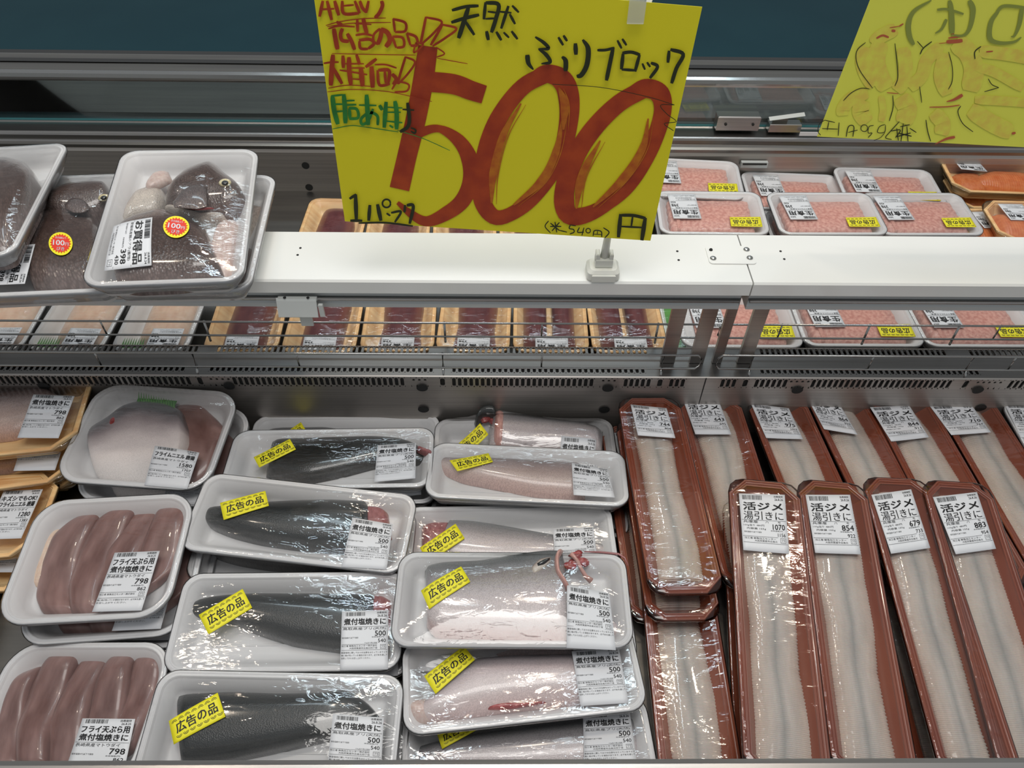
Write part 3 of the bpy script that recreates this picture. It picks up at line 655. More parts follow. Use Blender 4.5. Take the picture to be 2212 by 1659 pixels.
# ------------------------------------------------------------------ wire fences
def fence(Y, xa, xb, ends, verts, feet, label, zt=.0945, zb=.0665, lean=0):
    o = empty('wire_fence', ((xa+xb)/2, Y, ZT), label, 'fence'); ox = (xa+xb)/2
    b = MB(); r_ = .0016; pts = []
    def L(x, y, z): return (x-ox, y-Y, z-ZT)
    k = .006
    pts = [L(xa+k, Y, zb), L(xb-k, Y, zb), L(xb, Y, zb+k), L(xb, Y, zt-k), L(xb-k, Y, zt), L(xa+k, Y, zt), L(xa, Y, zt-k), L(xa, Y, zb+k)]
    b.tube(pts, r_, 0, 8, True); b.build('frame_wire', M['chrome'], o)
    for x in verts:
        b = MB(); b.tube([L(x, Y+.002, zt), L(x+lean, Y+.002, zb)], .0013); b.build('cross_wire', M['chrome'], o)
    for x in feet:
        b = MB(); b.tube([L(x, Y+.002, zt), L(x, Y+.001, zb), L(x, Y-.004 if Y < .8 else Y, zb-.008), L(x, Y-.004 if Y < .8 else Y, ZT-.006 if Y < .8 else ZT)], .0018); b.build('foot_wire', M['chrome'], o)
    return o
xe = aty(1515, 775, .775).x; xs2 = aty(1551, 775, .775).x
fence(.775, -1.4, xe, 0, [aty(a, 770, .775).x for a in (-30, 206, 640, 1171)], [aty(a, 790, .775).x for a in (-105, 424, 957, 1430)], 'long low wire fence on the near duct edge, left of the steel posts')
fence(.775, xs2, 1.4, 0, [aty(a, 770, .775).x for a in (1890, 2200)], [aty(a, 790, .775).x for a in (1622, 2094)], 'low chromed wire fence right of the steel posts, nearest the brown trays')
xe = aty(1524, 705, .84).x; xs2 = aty(1556, 705, .84).x
fence(.84, -1.4, xe, 0, [aty(a, 705, .84).x for a in (220, 1171)], [aty(a, 705, .84).x for a in (-50, 443, 960, 1422)], 'long low wire fence on the far side of the duct before the maroon tuna')
fence(.84, xs2, 1.4, 0, [aty(a, 705, .84).x for a in (1690, 2165)], [aty(a, 705, .84).x for a in (1880, 2075)], 'low wire fence on the far side of the duct before the pink minced packs')
# ------------------------------------------------------------------ hanging clip under the shelf
c = aty(647, 645, .755)
o = empty('card_clip', (c.x, .757, ZB-.022), 'cloudy plastic card clip hanging under the front edge of the white shelf', 'clip')
b = MB(); w_ = .0295
b.prof([(-.0045, -.008), (-.0065, -.012), (-.013, -.034), (-.0115, -.036), (-.0030, -.011)], -w_, w_*.75)
b.box((-.002, -.003, -.010), (.05, .004, .005), 0); b.build('clip_plate', M['clearish'], o)
b = MB(); b.box((w_*.92, -.008, -.026), (.006, .004, .022), 0, 0, .001); b.build('clip_side', M['clearish'], o)
b = MB(); b.box((.004, -.007, -.045), (.016, .003, .020), 0, 0, .001); b.build('clip_stem', M['greyal'], o)
b = MB()
for dx in (-.018, .012): b.lathe([(.002, 0), (.002, .001), (.001, .0014)], (dx, -.0045, -.008), 10)
b.build('clip_rivet', M['duct'], o)
# ------------------------------------------------------------------ paper signs
def spl(P, n=6):
    P = [np.array(p, float) for p in P]
    if len(P) < 3: return [P[0]+(P[-1]-P[0])*t for t in np.linspace(0, 1, 5)]
    Q = [2*P[0]-P[1]]+P+[2*P[-1]-P[-2]]; out = []
    for i in range(1, len(Q)-2):
        for t in np.linspace(0, 1, n, endpoint=False):
            a, b_, c, d = Q[i-1:i+3]; out.append(.5*((2*b_)+(-a+c)*t+(2*a-5*b_+4*c-d)*t*t+(-a+3*b_-3*c+d)*t**3))
    out.append(P[-1]); return out
class Sign:
    def __init__(s, Y, x0, z0): s.Y = Y; s.o = (x0, Y, z0); s.k = 0; s.groups = {}
    def loc(s, px_, py_, off): p = aty(px_, py_, s.Y); return (p.x-s.o[0], -off, p.z-s.o[2])
    def stroke(s, g, m, P, wd, zs, taper=True, streak=0):
        sc, ox, oy = zs; C = spl(P); C = [np.array([ox, oy])+c/sc for c in C]; n = len(C); b = s.groups.setdefault((g, m), MB()); s.k += 1
        W = np.interp(np.linspace(0, 1, n), np.linspace(0, 1, len(wd)), wd) if hasattr(wd, '__len__') else np.full(n, float(wd))
        W = W/sc/2; L, R = [], []
        for i in range(n):
            t = C[min(i+1, n-1)]-C[max(i-1, 0)]; t = t/max(np.hypot(*t), 1e-6); nn = np.array([-t[1], t[0]])
            e = 1 if not taper else min(1, .72+.28*min(i, n-1-i)/1.5)
            L.append(C[i]+nn*W[i]*e); R.append(C[i]-nn*W[i]*e)
        off = .0005+s.k*.000012; rise = 0 if taper else .00007; s.k += 6 if rise else 0
        V = [s.loc(*p, off+rise*i/n) for i, p in enumerate(L)]+[s.loc(*p, off+rise*i/n) for i, p in enumerate(R)]
        b.add(V, [(i, i+1, n+i+1, n+i) for i in range(n-1)])
    def done(s, parent):
        for (g, m), b in s.groups.items():
            b.build(g, M[m], parent)
def sheet(corners, o, nx=14, nz=10, wav=.0012, m='signpaper', name='paper_sheet'):
    b = MB(); C = [np.array(c) for c in corners]; vs = []
    for sgn in (0, .0004):
        for i in range(nx+1):
            for j in range(nz+1):
                u, v = i/nx, j/nz; p = (C[0]*(1-u)+C[1]*u)*(1-v)+(C[3]*(1-u)+C[2]*u)*v
                vs.append((p[0], sgn, p[1]))
    N = (nx+1)*(nz+1)
    for i in range(nx):
        for j in range(nz): a = i*(nz+1)+j; b.f += []
    fs = [(i*(nz+1)+j, (i+1)*(nz+1)+j, (i+1)*(nz+1)+j+1, i*(nz+1)+j+1) for i in range(nx) for j in range(nz)]
    fs += [tuple(N+k for k in f[::-1]) for f in fs]
    e = [j for j in range(nz+1)]+[i*(nz+1)+nz for i in range(1, nx+1)]+[nx*(nz+1)+j for j in range(nz-1, -1, -1)]+[i*(nz+1) for i in range(nx-1, 0, -1)]
    fs += [(e[k], e[(k+1) % len(e)], N+e[(k+1) % len(e)], N+e[k]) for k in range(len(e))]
    b.add(vs, fs, 0, False); return b.build(name, M[m], o)
# --- the big sign
SX, SZ = 0.0, .317
so = empty('price_sign', (SX, .75, SZ), 'bright yellow handwritten price sign with large red 500 above the shelf', 'sign')
Sg = Sign(.75, SX, SZ)
def sp_(a, b_): p = aty(a, b_, .75); return (p.x-SX, p.z-SZ)
BL, BR_, TR = sp_(745, 478), sp_(1405, 520), sp_(1517, 15); TL = (BL[0]+TR[0]-BR_[0], BL[1]+TR[1]-BR_[1])
sheet([BL, BR_, TR, TL], so)
zA, zB, z1, zD = (5.529, 680, 0), (3.814, 920, 0), (2.5136, 660, 0), (3.072, 720, 400)
G = 'big_red_price'
for P, wd in (([(665, 250), (640, 430), (600, 640), (550, 850), (510, 1025)], [105, 112, 110, 105, 108]), ([(640, 440), (800, 455), (900, 490), (970, 512)], [110, 110, 105, 100]),
              ([(590, 745), (640, 712), (730, 698), (830, 760), (890, 860), (898, 980), (850, 1090), (760, 1160), (660, 1200), (580, 1165), (500, 1098)], [50, 50, 40, 70, 90, 90, 85, 75, 55, 45, 20]),
              ([(1320, 395), (1180, 470), (1060, 620), (990, 780), (960, 950), (960, 1090), (1040, 1180), (1180, 1120), (1300, 990), (1390, 830), (1430, 640), (1425, 500), (1385, 425), (1310, 398), (1250, 425)], [90, 90, 95, 95, 95, 90, 75, 80, 90, 100, 115, 115, 100, 85]),
              ([(1850, 475), (1700, 560), (1560, 700), (1460, 860), (1405, 1040), (1430, 1165), (1560, 1150), (1730, 1030), (1850, 850), (1920, 680), (1940, 570), (1915, 500), (1845, 478), (1780, 505)], [95, 95, 100, 100, 110, 95, 70, 85, 90, 95, 110, 105, 85])):
    Sg.stroke(G, 'inkred', P, wd, z1, False)
for P in ([(1170, 560), (1075, 730), (1020, 940), (1010, 1100)], [(1395, 640), (1360, 820), (1280, 980), (1130, 1110)], [(1600, 760), (1500, 950), (1470, 1130)], [(1860, 640), (1830, 800), (1720, 970), (1560, 1120)], [(1375, 470), (1405, 560), (1400, 700)]):
    Sg.stroke(G, 'inkorange', P, [8, 40, 46, 10], z1, False)
    Sg.stroke(G, 'inkorange', [(x+26, y+6) for x, y in P], [2, 6, 6, 2], z1, False)
R_ = [([(100, 0), (60, 190)], 42), ([(150, 0), (205, 230)], 45), ([(60, 105), (235, 95)], 25), ([(240, 0), (290, 175)], 48), ([(330, 0), (350, 150), (530, 150)], 40), ([(350, 60), (470, 50)], 25),
      ([(480, 0), (540, 150)], 40), ([(540, 0), (570, 80), (620, 140)], 40), ([(615, 145), (645, 0)], 38), ([(800, 0), (810, 60), (770, 150), (720, 205)], 45), ([(135, 295), (300, 250), (560, 215), (850, 205)], 12), ([(150, 308), (450, 268), (910, 258)], 12),
      ([(260, 250), (330, 285)], 40), ([(165, 332), (300, 300), (480, 310)], 22), ([(230, 330), (255, 480), (275, 580)], 55), ([(335, 330), (310, 400), (330, 470), (410, 485)], 45), ([(390, 390), (440, 480), (480, 585)], 48),
      ([(510, 215), (515, 370)], 38), ([(580, 205), (600, 300), (625, 390)], 50), ([(480, 270), (680, 282)], 20), ([(490, 410), (600, 395), (690, 415)], 28), ([(535, 480), (550, 565), (640, 575)], 35), ([(530, 470), (660, 460), (710, 510), (640, 572)], 38),
      ([(800, 330), (790, 420), (755, 520)], 52), ([(780, 330), (710, 400), (705, 480), (760, 520)], 30), ([(790, 335), (870, 380), (900, 470), (850, 550)], 58),
      ([(940, 210), (960, 370)], 32), ([(935, 215), (1080, 260), (1080, 360), (960, 372)], 32), ([(930, 430), (975, 560)], 32), ([(930, 425), (1050, 440), (1065, 540), (980, 560)], 32), ([(1100, 385), (1145, 530)], 32), ([(1100, 385), (1210, 430), (1225, 525), (1145, 535)], 34),
      ([(110, 745), (200, 732), (290, 730)], 24), ([(222, 640), (205, 830), (195, 1010)], 58), ([(225, 800), (330, 990)], 48), ([(340, 650), (345, 800)], 48), ([(412, 670), (415, 830), (435, 1000)], 56), ([(320, 750), (590, 750)], 20), ([(300, 825), (460, 850), (630, 880)], 22),
      ([(500, 640), (540, 760)], 42), ([(552, 790), (575, 1020)], 64), ([(440, 800), (600, 800)], 20), ([(450, 930), (590, 940)], 20), ([(740, 690), (610, 790)], 45), ([(680, 780), (695, 1035)], 64), ([(720, 760), (850, 760), (980, 800)], 22),
      ([(752, 825), (775, 1000), (900, 990)], 36), ([(760, 825), (890, 832), (880, 980)], 42), ([(838, 830), (850, 980)], 36), ([(925, 870), (975, 930), (940, 1000)], 46), ([(165, 1040), (400, 1005), (700, 1020)], 12), ([(155, 1085), (450, 1055), (900, 1085), (1400, 1200)], 10)]
for P, wd in R_: Sg.stroke('small_red_writing', 'inkred', P, wd, zA)
for P, wd in (([(655, 85), (640, 160), (625, 235)], 15), ([(655, 88), (740, 112), (700, 170), (630, 235)], 13), ([(745, 125), (715, 180), (680, 240)], 15), ([(745, 128), (820, 150), (760, 200), (690, 245)], 13), ([(600, 225), (590, 280), (640, 235), (600, 225)], 10),
              ([(710, 250), (755, 285), (710, 305)], 8), ([(145, 285), (400, 290), (600, 293)], 5), ([(715, 310), (880, 340)], 5), ([(545, 300), (520, 380), (500, 450)], 14), ([(545, 303), (595, 330), (560, 390), (505, 450)], 12), ([(470, 480), (500, 440), (560, 452), (550, 488), (485, 493)], 11)):
    Sg.stroke('small_red_writing', 'inkred', P, wd, z1)
GR = [([(215, 1130), (235, 1300), (280, 1470)], 58), ([(200, 1132), (340, 1118)], 26), ([(350, 1110), (365, 1300), (370, 1460)], 56), ([(230, 1230), (350, 1230)], 24), ([(230, 1320), (350, 1312)], 24), ([(370, 1190), (480, 1185)], 24), ([(360, 1240), (500, 1235)], 26), ([(415, 1280), (425, 1400)], 42),
      ([(410, 1275), (505, 1290), (520, 1390), (415, 1405)], 36), ([(530, 1240), (740, 1245)], 24), ([(622, 1115), (632, 1300), (642, 1480)], 56), ([(700, 1285), (640, 1430), (570, 1470), (560, 1400), (660, 1330), (750, 1370), (755, 1480)], 36), ([(775, 1240), (810, 1300)], 46), ([(855, 1200), (832, 1510)], 56), ([(870, 1265), (1050, 1275)], 20),
      ([(870, 1325), (1030, 1325)], 20), ([(960, 1190), (980, 1330), (980, 1530)], 54), ([(850, 1430), (1050, 1450)], 22), ([(895, 1480), (940, 1510)], 26), ([(215, 1525), (430, 1485), (600, 1500), (1000, 1560)], 11)]
for P, wd in GR: Sg.stroke('green_writing', 'inkgreen', P, wd, zA)
Sg.stroke('green_writing', 'inkgreen', [(500, 700), (640, 745), (785, 810)], 4, z1)
BK = [([(1050, 1290), (1190, 1300)], 24), ([(1110, 1210), (1132, 1400), (1110, 1500), (1020, 1560)], 44), ([(1150, 1510), (1205, 1535), (1195, 1575), (1150, 1550)], 22)]
for P, wd in BK: Sg.stroke('black_writing', 'inkblack', P, wd, zA)
BK = [([(215, 75), (330, 45), (435, 38)], 28), ([(210, 175), (320, 140), (440, 112)], 30), ([(352, 50), (310, 180), (270, 305)], 38), ([(325, 165), (400, 278)], 28), ([(492, 8), (478, 150)], 28), ([(492, 12), (598, 28), (575, 150), (540, 258)], 34), ([(510, 85), (590, 95)], 18), ([(490, 145), (580, 140)], 18), ([(600, 85), (705, 95)], 18),
      ([(680, 38), (620, 225)], 28), ([(690, 105), (735, 188)], 24), ([(710, 35), (765, 92)], 22), ([(500, 245), (515, 320)], 32), ([(580, 250), (622, 322)], 26), ([(640, 255), (685, 300)], 20), ([(705, 245), (755, 312)], 24),
      ([(900, 293), (970, 340), (1008, 388), (925, 392)], [20, 30, 30, 14]), ([(928, 392), (990, 440), (1022, 500), (950, 514)], [20, 34, 30, 14]), ([(835, 440), (845, 510), (885, 562)], [44, 36, 16]), ([(1120, 455), (1150, 490), (1150, 575)], [24, 40, 40]), ([(1090, 295), (1130, 362)], 24), ([(1132, 280), (1162, 328)], 24),
      ([(1230, 345), (1235, 440)], 38), ([(1290, 315), (1335, 390), (1325, 520), (1280, 605), (1240, 618)], [24, 42, 42, 40, 30]), ([(1410, 402), (1480, 400), (1552, 382)], 24), ([(1540, 385), (1510, 530), (1485, 652)], 34), ([(1575, 320), (1610, 388)], 22), ([(1615, 308), (1650, 362)], 22),
      ([(1622, 430), (1608, 560)], 32), ([(1615, 425), (1690, 418), (1762, 440)], 28), ([(1757, 440), (1720, 578)], 30), ([(1610, 560), (1725, 568)], 25), ([(1780, 510), (1802, 562)], 20), ([(1818, 500), (1845, 540)], 20), ([(1850, 505), (1905, 538), (1842, 632)], 28), ([(2000, 405), (1990, 505)], 30), ([(2010, 395), (2115, 435), (2060, 550), (2020, 675)], 32)]
for P, wd in BK: Sg.stroke('product_name_writing', 'inkblack', P, wd, zB)
def circ(cx, cy, r, n=10): return [(cx+r*math.cos(k*2*math.pi/n), cy+r*math.sin(k*2*math.pi/n)) for k in range(n+1)]
BK = [([(110, 80), (155, 50)], 20), ([(150, 50), (155, 215)], 28), ([(115, 224), (195, 225)], 20), ([(245, 120), (237, 225)], 25), ([(295, 115), (318, 225)], 28), (circ(355, 110, 27), 12), ([(355, 175), (380, 192)], 14), ([(385, 172), (450, 165), (410, 235)], 16), ([(478, 120), (474, 170)], 18), ([(488, 122), (532, 128), (508, 245)], 22), ([(170, 240), (350, 238), (530, 260)], 13),
      ([(1905, 180), (1890, 335)], 28), ([(1905, 188), (1990, 190), (2070, 208)], 22), ([(2068, 205), (2045, 355)], 30), ([(1900, 262), (2055, 270)], 14), ([(1985, 190), (1975, 262)], 14),
      ([(1428, 225), (1405, 262), (1440, 305)], 7), ([(1440, 240), (1500, 290)], 9), ([(1500, 235), (1450, 292)], 9), ([(1438, 262), (1512, 262)], 9), ([(1470, 232), (1482, 302)], 9), ([(1500, 288), (1550, 300)], 8), ([(1572, 250), (1565, 275), (1592, 282), (1596, 300), (1568, 312)], 8), ([(1572, 252), (1608, 258)], 7), ([(1632, 268), (1620, 300), (1662, 300)], 8), ([(1662, 270), (1648, 322)], 8),
      (circ(1690, 290, 15), 7), ([(1722, 325), (1732, 290), (1775, 295), (1780, 332)], 8), ([(1725, 312), (1780, 316)], 6), ([(1752, 292), (1750, 312)], 6), ([(1790, 270), (1828, 300), (1800, 338)], 8)]
for P, wd in BK: Sg.stroke('unit_writing', 'inkblack', P, wd, zD)
Sg.stroke('black_writing', 'inkblack', [(1340, 448), (1600, 465), (1850, 515), (2000, 560)], 3.5, z1, False)
Sg.stroke('black_writing', 'inkblack', [(2000, 560), (1925, 562), (1960, 610), (2010, 650), (1945, 662), (1995, 700)], 4, z1, False)
Sg.done(so)
# clamp stand that carries it
p = atz(1298, 575, ZB); o = empty('sign_stand', (p.x, .768, ZB), 'white plastic sign stand clamped on the shelf behind the 500 sign', 'sign stand')
b = MB(); b.loft([[(x, y, z+dz) for x, y, z in rrect(w1, w2, .006, 0, 4)] for w1, w2, dz in ((.040, .030, 0), (.042, .032, .003), (.041, .031, .012), (.034, .025, .016))], 0, True, True, False); b.box((0, -.0162, .006), (.030, .003, .011), 0, 0, .001); base = b.build('clamp_base', M['plastic'], o)
b = MB(); b.box((0, 0, .022), (.022, .014, .014), 0, 0, .002); b.box((-.0085, 0, .030), (.005, .012, .012), 0, 0, .001); b.box((.0085, 0, .030), (.005, .012, .012), 0, 0, .001); b.build('hinge', M['plastic'], o)
b = MB(); b.tube([(0, 0, .024), (.001, -.001, .06), (.004, -.008, .30), (.010, -.010, .345)], [.0055, .0045, .0035, .003], 0, 12); b.build('stem', M['plastic'], o)
pc = aty(1376, 12, .748); b = MB(); b.box((pc.x-p.x, -.0225, pc.z-ZB+.002), (.016, .002, .036), 0, 0, .0005); b.box((pc.x-p.x, -.012, pc.z-ZB+.006), (.016, .002, .030), 0, 0, .0005); b.box((pc.x-p.x, -.017, pc.z-ZB+.019), (.016, .010, .004)); b.build('clear_clip', M['clearclip'], o)
b = MB(); b.box((pc.x-p.x-.006, -.0116+.004, pc.z-ZB-.004), (.02, .004, .012), 0); b.build('clip_joint', M['plastic'], o)
# --- second sign, seen from behind
Y2 = .84; p0 = aty(1765, 295, Y2); s2o = empty('price_sign', (p0.x, Y2, p0.z), 'yellow green paper sign seen from behind with orange crayon drawing showing through, upper right', 'sign')
S2 = Sign(Y2, p0.x, p0.z); d1 = aty(2212, 318, Y2)-p0; u_ = Vector((d1.x, 0, d1.z)).normalized(); v_ = Vector((-u_.z, 0, u_.x))
sheet([(0, 0), (u_.x*.364, u_.z*.364), (u_.x*.364+v_.x*.257, u_.z*.364+v_.z*.257), (v_.x*.257, v_.z*.257)], s2o, m='signpaper2')
zC = (4.894, 1760, 0)
for P, wd in (([(560, 500), (520, 640), (560, 780), (640, 900)], 150), ([(700, 440), (650, 620), (690, 800), (760, 940)], 150), ([(860, 300), (700, 380), (620, 470)], 120), ([(930, 500), (960, 700), (930, 860), (860, 960)], 120), ([(1330, 480), (1180, 640), (1130, 800), (1000, 930)], 110), ([(1480, 440), (1620, 560), (1680, 740), (1640, 960)], 170),
              ([(1380, 560), (1330, 800), (1400, 1000)], 120), ([(560, 980), (400, 1030), (300, 1140), (300, 1220)], 110), ([(520, 1060), (480, 1180), (560, 1290)], 140), ([(700, 1010), (720, 1160), (700, 1280)], 60), ([(900, 1020), (980, 1150), (930, 1300)], 160), ([(1740, 540), (1950, 560), (2200, 600), (2400, 650)], 110), ([(1700, 700), (1900, 760), (2200, 930)], 90),
              ([(1690, 1050), (1900, 1060), (2200, 1080), (2400, 1100)], 80), ([(1640, 1150), (1850, 1290), (2080, 1400)], 150), ([(1250, 1180), (1350, 1300), (1330, 1420)], 130)):
    S2.stroke('crayon_drawing', 'inkblush', P, wd*1.25, zC)
for P, wd in (([(650, 402), (715, 372), (780, 392)], 22), ([(810, 320), (850, 325)], 30), ([(890, 275), (935, 248)], 16), ([(790, 290), (890, 275)], 10), ([(1390, 440), (1480, 435), (1560, 425)], 40), ([(1410, 400), (1570, 378)], 18), ([(1310, 456), (1390, 450)], 8), ([(1440, 370), (1470, 352)], 20),
              ([(1210, 1130), (1400, 1125), (1530, 1108)], 12), ([(1390, 1072), (1470, 1050), (1560, 1000)], [10, 25, 40]), ([(1270, 1520), (1390, 1465), (1480, 1445)], [8, 26, 30]), ([(1810, 545), (1880, 538)], 16), ([(2080, 1410), (2120, 1400)], 26), ([(760, 975), (880, 988)], 10)):
    S2.stroke('crayon_drawing', 'inkblushred', P, wd, zC)
for P, wd in (([(1230, 0), (1050, 110), (990, 240), (1000, 380), (1045, 470)], [20, 40, 58, 55, 40]), ([(1290, 100), (1400, 95), (1570, 145)], 28), ([(1420, 0), (1440, 100), (1450, 350)], [45, 55, 65]), ([(1390, 200), (1340, 300), (1270, 350)], [38, 28, 14]), ([(1630, 0), (1670, 100), (1640, 280), (1570, 370), (1440, 365)], [55, 60, 45, 28, 18]),
              ([(1940, 110), (1860, 230), (1850, 400), (1950, 450), (2100, 440), (2180, 390)], [35, 50, 55, 40, 28, 16]), ([(1920, 120), (2000, 60), (2212, 75)], 36), ([(2190, 80), (2160, 250), (2110, 370), (2070, 385)], [50, 45, 25, 12])):
    S2.stroke('broad_grey_writing', 'inkfaint', P, wd, zC)
for P, wd in (([(535, 445), (450, 520), (435, 620), (480, 750), (610, 930)], 9), ([(845, 455), (870, 700), (875, 820), (845, 905)], 10), ([(1080, 432), (1145, 505)], 11), ([(1235, 435), (1145, 505), (1110, 570)], 12), ([(1412, 545), (1450, 700), (1450, 850), (1410, 940)], 9), ([(575, 935), (480, 930), (380, 980), (300, 1060)], 9), ([(822, 1005), (825, 1130), (785, 1275)], 10), ([(1105, 910), (1128, 1080)], 10),
              ([(1830, 828), (1870, 890), (1942, 922)], 10), ([(1942, 922), (1790, 965)], 10), ([(1755, 485), (1690, 540), (1690, 620)], 12), ([(1172, 1262), (1190, 1380), (1222, 1490)], 11), ([(1540, 1115), (1510, 1180), (1560, 1300), (1670, 1390)], 10), ([(105, 1265), (50, 1300), (30, 1380), (60, 1425)], 9), ([(100, 1265), (210, 1290)], 11), ([(145, 1285), (130, 1370)], 11), ([(75, 1355), (240, 1360)], 11),
              ([(255, 1290), (245, 1430)], 11), ([(330, 1440), (350, 1340), (390, 1320), (412, 1345), (400, 1440)], 11), ([(350, 1395), (450, 1370)], 10), (circ(520, 1350, 36), 9), ([(620, 1320), (570, 1335), (562, 1400), (602, 1402), (560, 1450)], 9), ([(740, 1310), (680, 1335), (662, 1395), (735, 1390), (745, 1315)], 9), ([(740, 1395), (690, 1450), (620, 1480)], 7), ([(890, 1280), (790, 1390), (745, 1450), (810, 1470)], 10),
              ([(800, 1380), (900, 1370), (850, 1450)], 12), ([(900, 1335), (1000, 1312)], 12), ([(880, 1402), (1020, 1435)], 16), ([(932, 1300), (908, 1490)], 12), ([(970, 1330), (982, 1490)], 12), ([(1000, 1350), (1070, 1395)], 12), ([(862, 1350), (880, 1480)], 12), ([(860, 1440), (1010, 1400)], 14)):
    S2.stroke('fine_black_writing', 'inkblack', P, wd*.9, zC)
S2.done(s2o)
px2 = .775; o = empty('sign_stand', (px2, .825, ZB), 'white plastic sign stand at the right end of the shelf holding the second yellow sign', 'sign stand')
b = MB(); b.loft([[(x, y, z+dz) for x, y, z in rrect(w1, w2, .006, 0, 4)] for w1, w2, dz in ((.040, .030, 0), (.042, .032, .003), (.041, .031, .012), (.034, .025, .016))], 0, True, True, False); b.build('clamp_base', M['plastic'], o)
b = MB(); b.tube([(0, 0, .012), (-.03, .010, .16), (-.055, .010, .20)], [.005, .004, .003], 0, 12); b.build('stem', M['plastic'], o)
b = MB(); b.box((-.066, .0105, .196), (.018, .002, .026)); b.box((-.066, .0192, .196), (.018, .002, .026)); b.box((-.066, .015, .182), (.018, .011, .003)); b.build('clear_clip', M['clearclip'], o)
# ================================================================== PACKS
POSE = {
'C0':(-0.2356,0.7093,-0.0354,1.0,-0.1,-0.1,0.285,0.122), 'C1':(-0.2407,0.6573,0.0043,1.2000,-3.4,-0.2,0.29,0.1096), 'C2':(-0.2589,0.5419,0.0207,-6.5000,3.5,1.4,0.288,0.1138),
'C3':(-0.2546,0.4148,0.0017,1.0000,4,0.6,0.2748,0.1234), 'C4':(-0.2492,0.2896,0.0013,-1.2,5.2,0.5,0.279,0.120), 'D0':(0.0372,0.6939,-0.0239,0.6,-0.6,0.1,0.271,0.122),
'D1':(0.0387,0.6313,0.0040,-2.6,-8.0,0.7,0.279,0.105), 'D2':(0.0115,0.5367,-0.0112,1.1,-2.8,-0.5,0.285,0.107), 'D3':(0.0154,0.4306,0.0283,-0.6,0.4,-0.5,0.282,0.122),
'D4':(0.0265,0.3505,-0.0030,5.8,-2.1,-0.5,0.276,0.110), 'D5':(0.0341,0.2684,-0.0345,4.2,0.0,-0.0,0.285,0.122), 'B1':(-0.4949,0.6808,0.0258,-4.3,4.4,0.7,0.213,0.168),
'B2':(-0.5021,0.4925,0.0191,2.2,2.7,-2.7,0.207,0.171), 'B3':(-0.4920,0.3156,-0.0209,-2.4,2.0,-6.3,0.207,0.161), 'A1':(-0.7009,0.7135,0.0297,8.2,-0.6,0.0,0.200,0.150),
'A3':(-0.709,0.566,-0.008,6.1,-3.0,0.1,0.200,0.140), 'E1':(0.2262,0.6010,0.0188,1.3,-1.1,0.4,0.093,0.323), 'E2':(0.3266,0.6204,-0.0026,1.6000,-1.2,0.6,0.09532,0.3241),
'E3':(0.4388,0.6219,-0.0053,4.4000,-1,1.5,0.09352,0.3248), 'E4':(0.5354,0.6298,-0.0038,4.1000,-3,2.8,0.09442,0.3365), 'E5':(0.6275,0.6247,-0.0039,2.7000,-1.5,0.7,0.09654,0.3248),
'E6':(0.7277,0.6264,-0.0055,2.3000,-1.5,0.9,0.09554,0.3248), 'F1':(0.3281,0.4101,0.0278,-7.1,5.9,-0.9,0.092,0.363), 'F2':(0.4205,0.4102,0.0264,-6.6,5.8,-0.8,0.090,0.363),
'F3':(0.5233,0.4149,0.0236,-2.6,5.0,0.8,0.089,0.370), 'F4':(0.5955,0.4110,0.0237,-4.5,6.2,0.1,0.090,0.363), 'F0':(0.2270,0.3852,-0.0232,-1.6,0.8,-0.2,0.093,0.290),
'M1':(0.3825,1.3494,0.0104,-4.2,1.1,-0.0,0.200,0.138), 'M4':(0.4018,1.2302,0.0219,-2.9,1.2,-1.8,0.204,0.135), 'M5':(0.6233,1.2302,0.0223,-0.5,0.4,-0.8,0.204,0.135),
'P1':(-0.4011,0.8038,0.3172,7.5,2.9,3.1,0.176,0.263), 'P1u':(-0.3912,0.8133,0.2836,3.6,0.5,1.2,0.172,0.241), 'P2':(-0.6717,0.8265,0.3168,8.8,-2.9,0.1,0.183,0.269), 'P2u':(-0.5527,0.8103,0.2836,4.4,-1.0,-0.1,0.183,0.258)}
GY = 'packs of dark backed yellowtail block'; GS = 'packs of silver yellowtail block'; GE = 'long brown trays of scored white eel'
def yt(key, label, group, name='yellowtail_pack'): return Pack(name, POSE[key], 'foam', label, 'fish pack', group)
# --- dark backed yellowtail, the column left of the middle
p = yt('C0', 'hindmost dark fish pack, against the steel wall, its yellow sticker half hidden', GY)
p.slab('fish_fillet', [(556, 924), (600, 911), (650, 909), (700, 913), (755, 926)], [(556, 980), (650, 985), (755, 975)], .022, 'dark', mcap='redflesh')
p.film(); p.advert([(598, 947), (650, 912), (664, 934), (612, 972)])
p = yt('C1', 'dark fish pack whose thin tail pokes over the right rim, 500 label', GY)
p.slab('fish_fillet', [(582, 957), (600, 948), (700, 942), (800, 941), (870, 948), (900, 958), (930, 985)], [(572, 1022), (660, 1038), (740, 1022), (810, 1003), (870, 993), (900, 998), (930, 994)], .024, 'dark', mcap='redflesh', pw=3, ends=(.06, .4), clamp=False)
p.slab('red_flesh_edge', [(900, 962), (915, 970), (936, 976)], [(900, 972), (915, 980), (936, 984)], .012, 'redflesh', zb=-.008, clamp=False, N=10)
p.slab('cut_underside', [(660, 1030), (740, 1015), (810, 998)], [(655, 1040), (740, 1026), (812, 1007)], .010, 'redflesh')
p.film(); p.label(LBL_Y, [(816, 961), (899, 957), (897, 1033), (808, 1041)]); p.advert([(548, 988), (588, 950), (638, 971), (557, 1011)][0:1]+[(626, 948), (639, 970), (560, 1010)])
p = yt('C2', 'dark fish pack tilted down to the right, red flesh cut at its right end', GY)
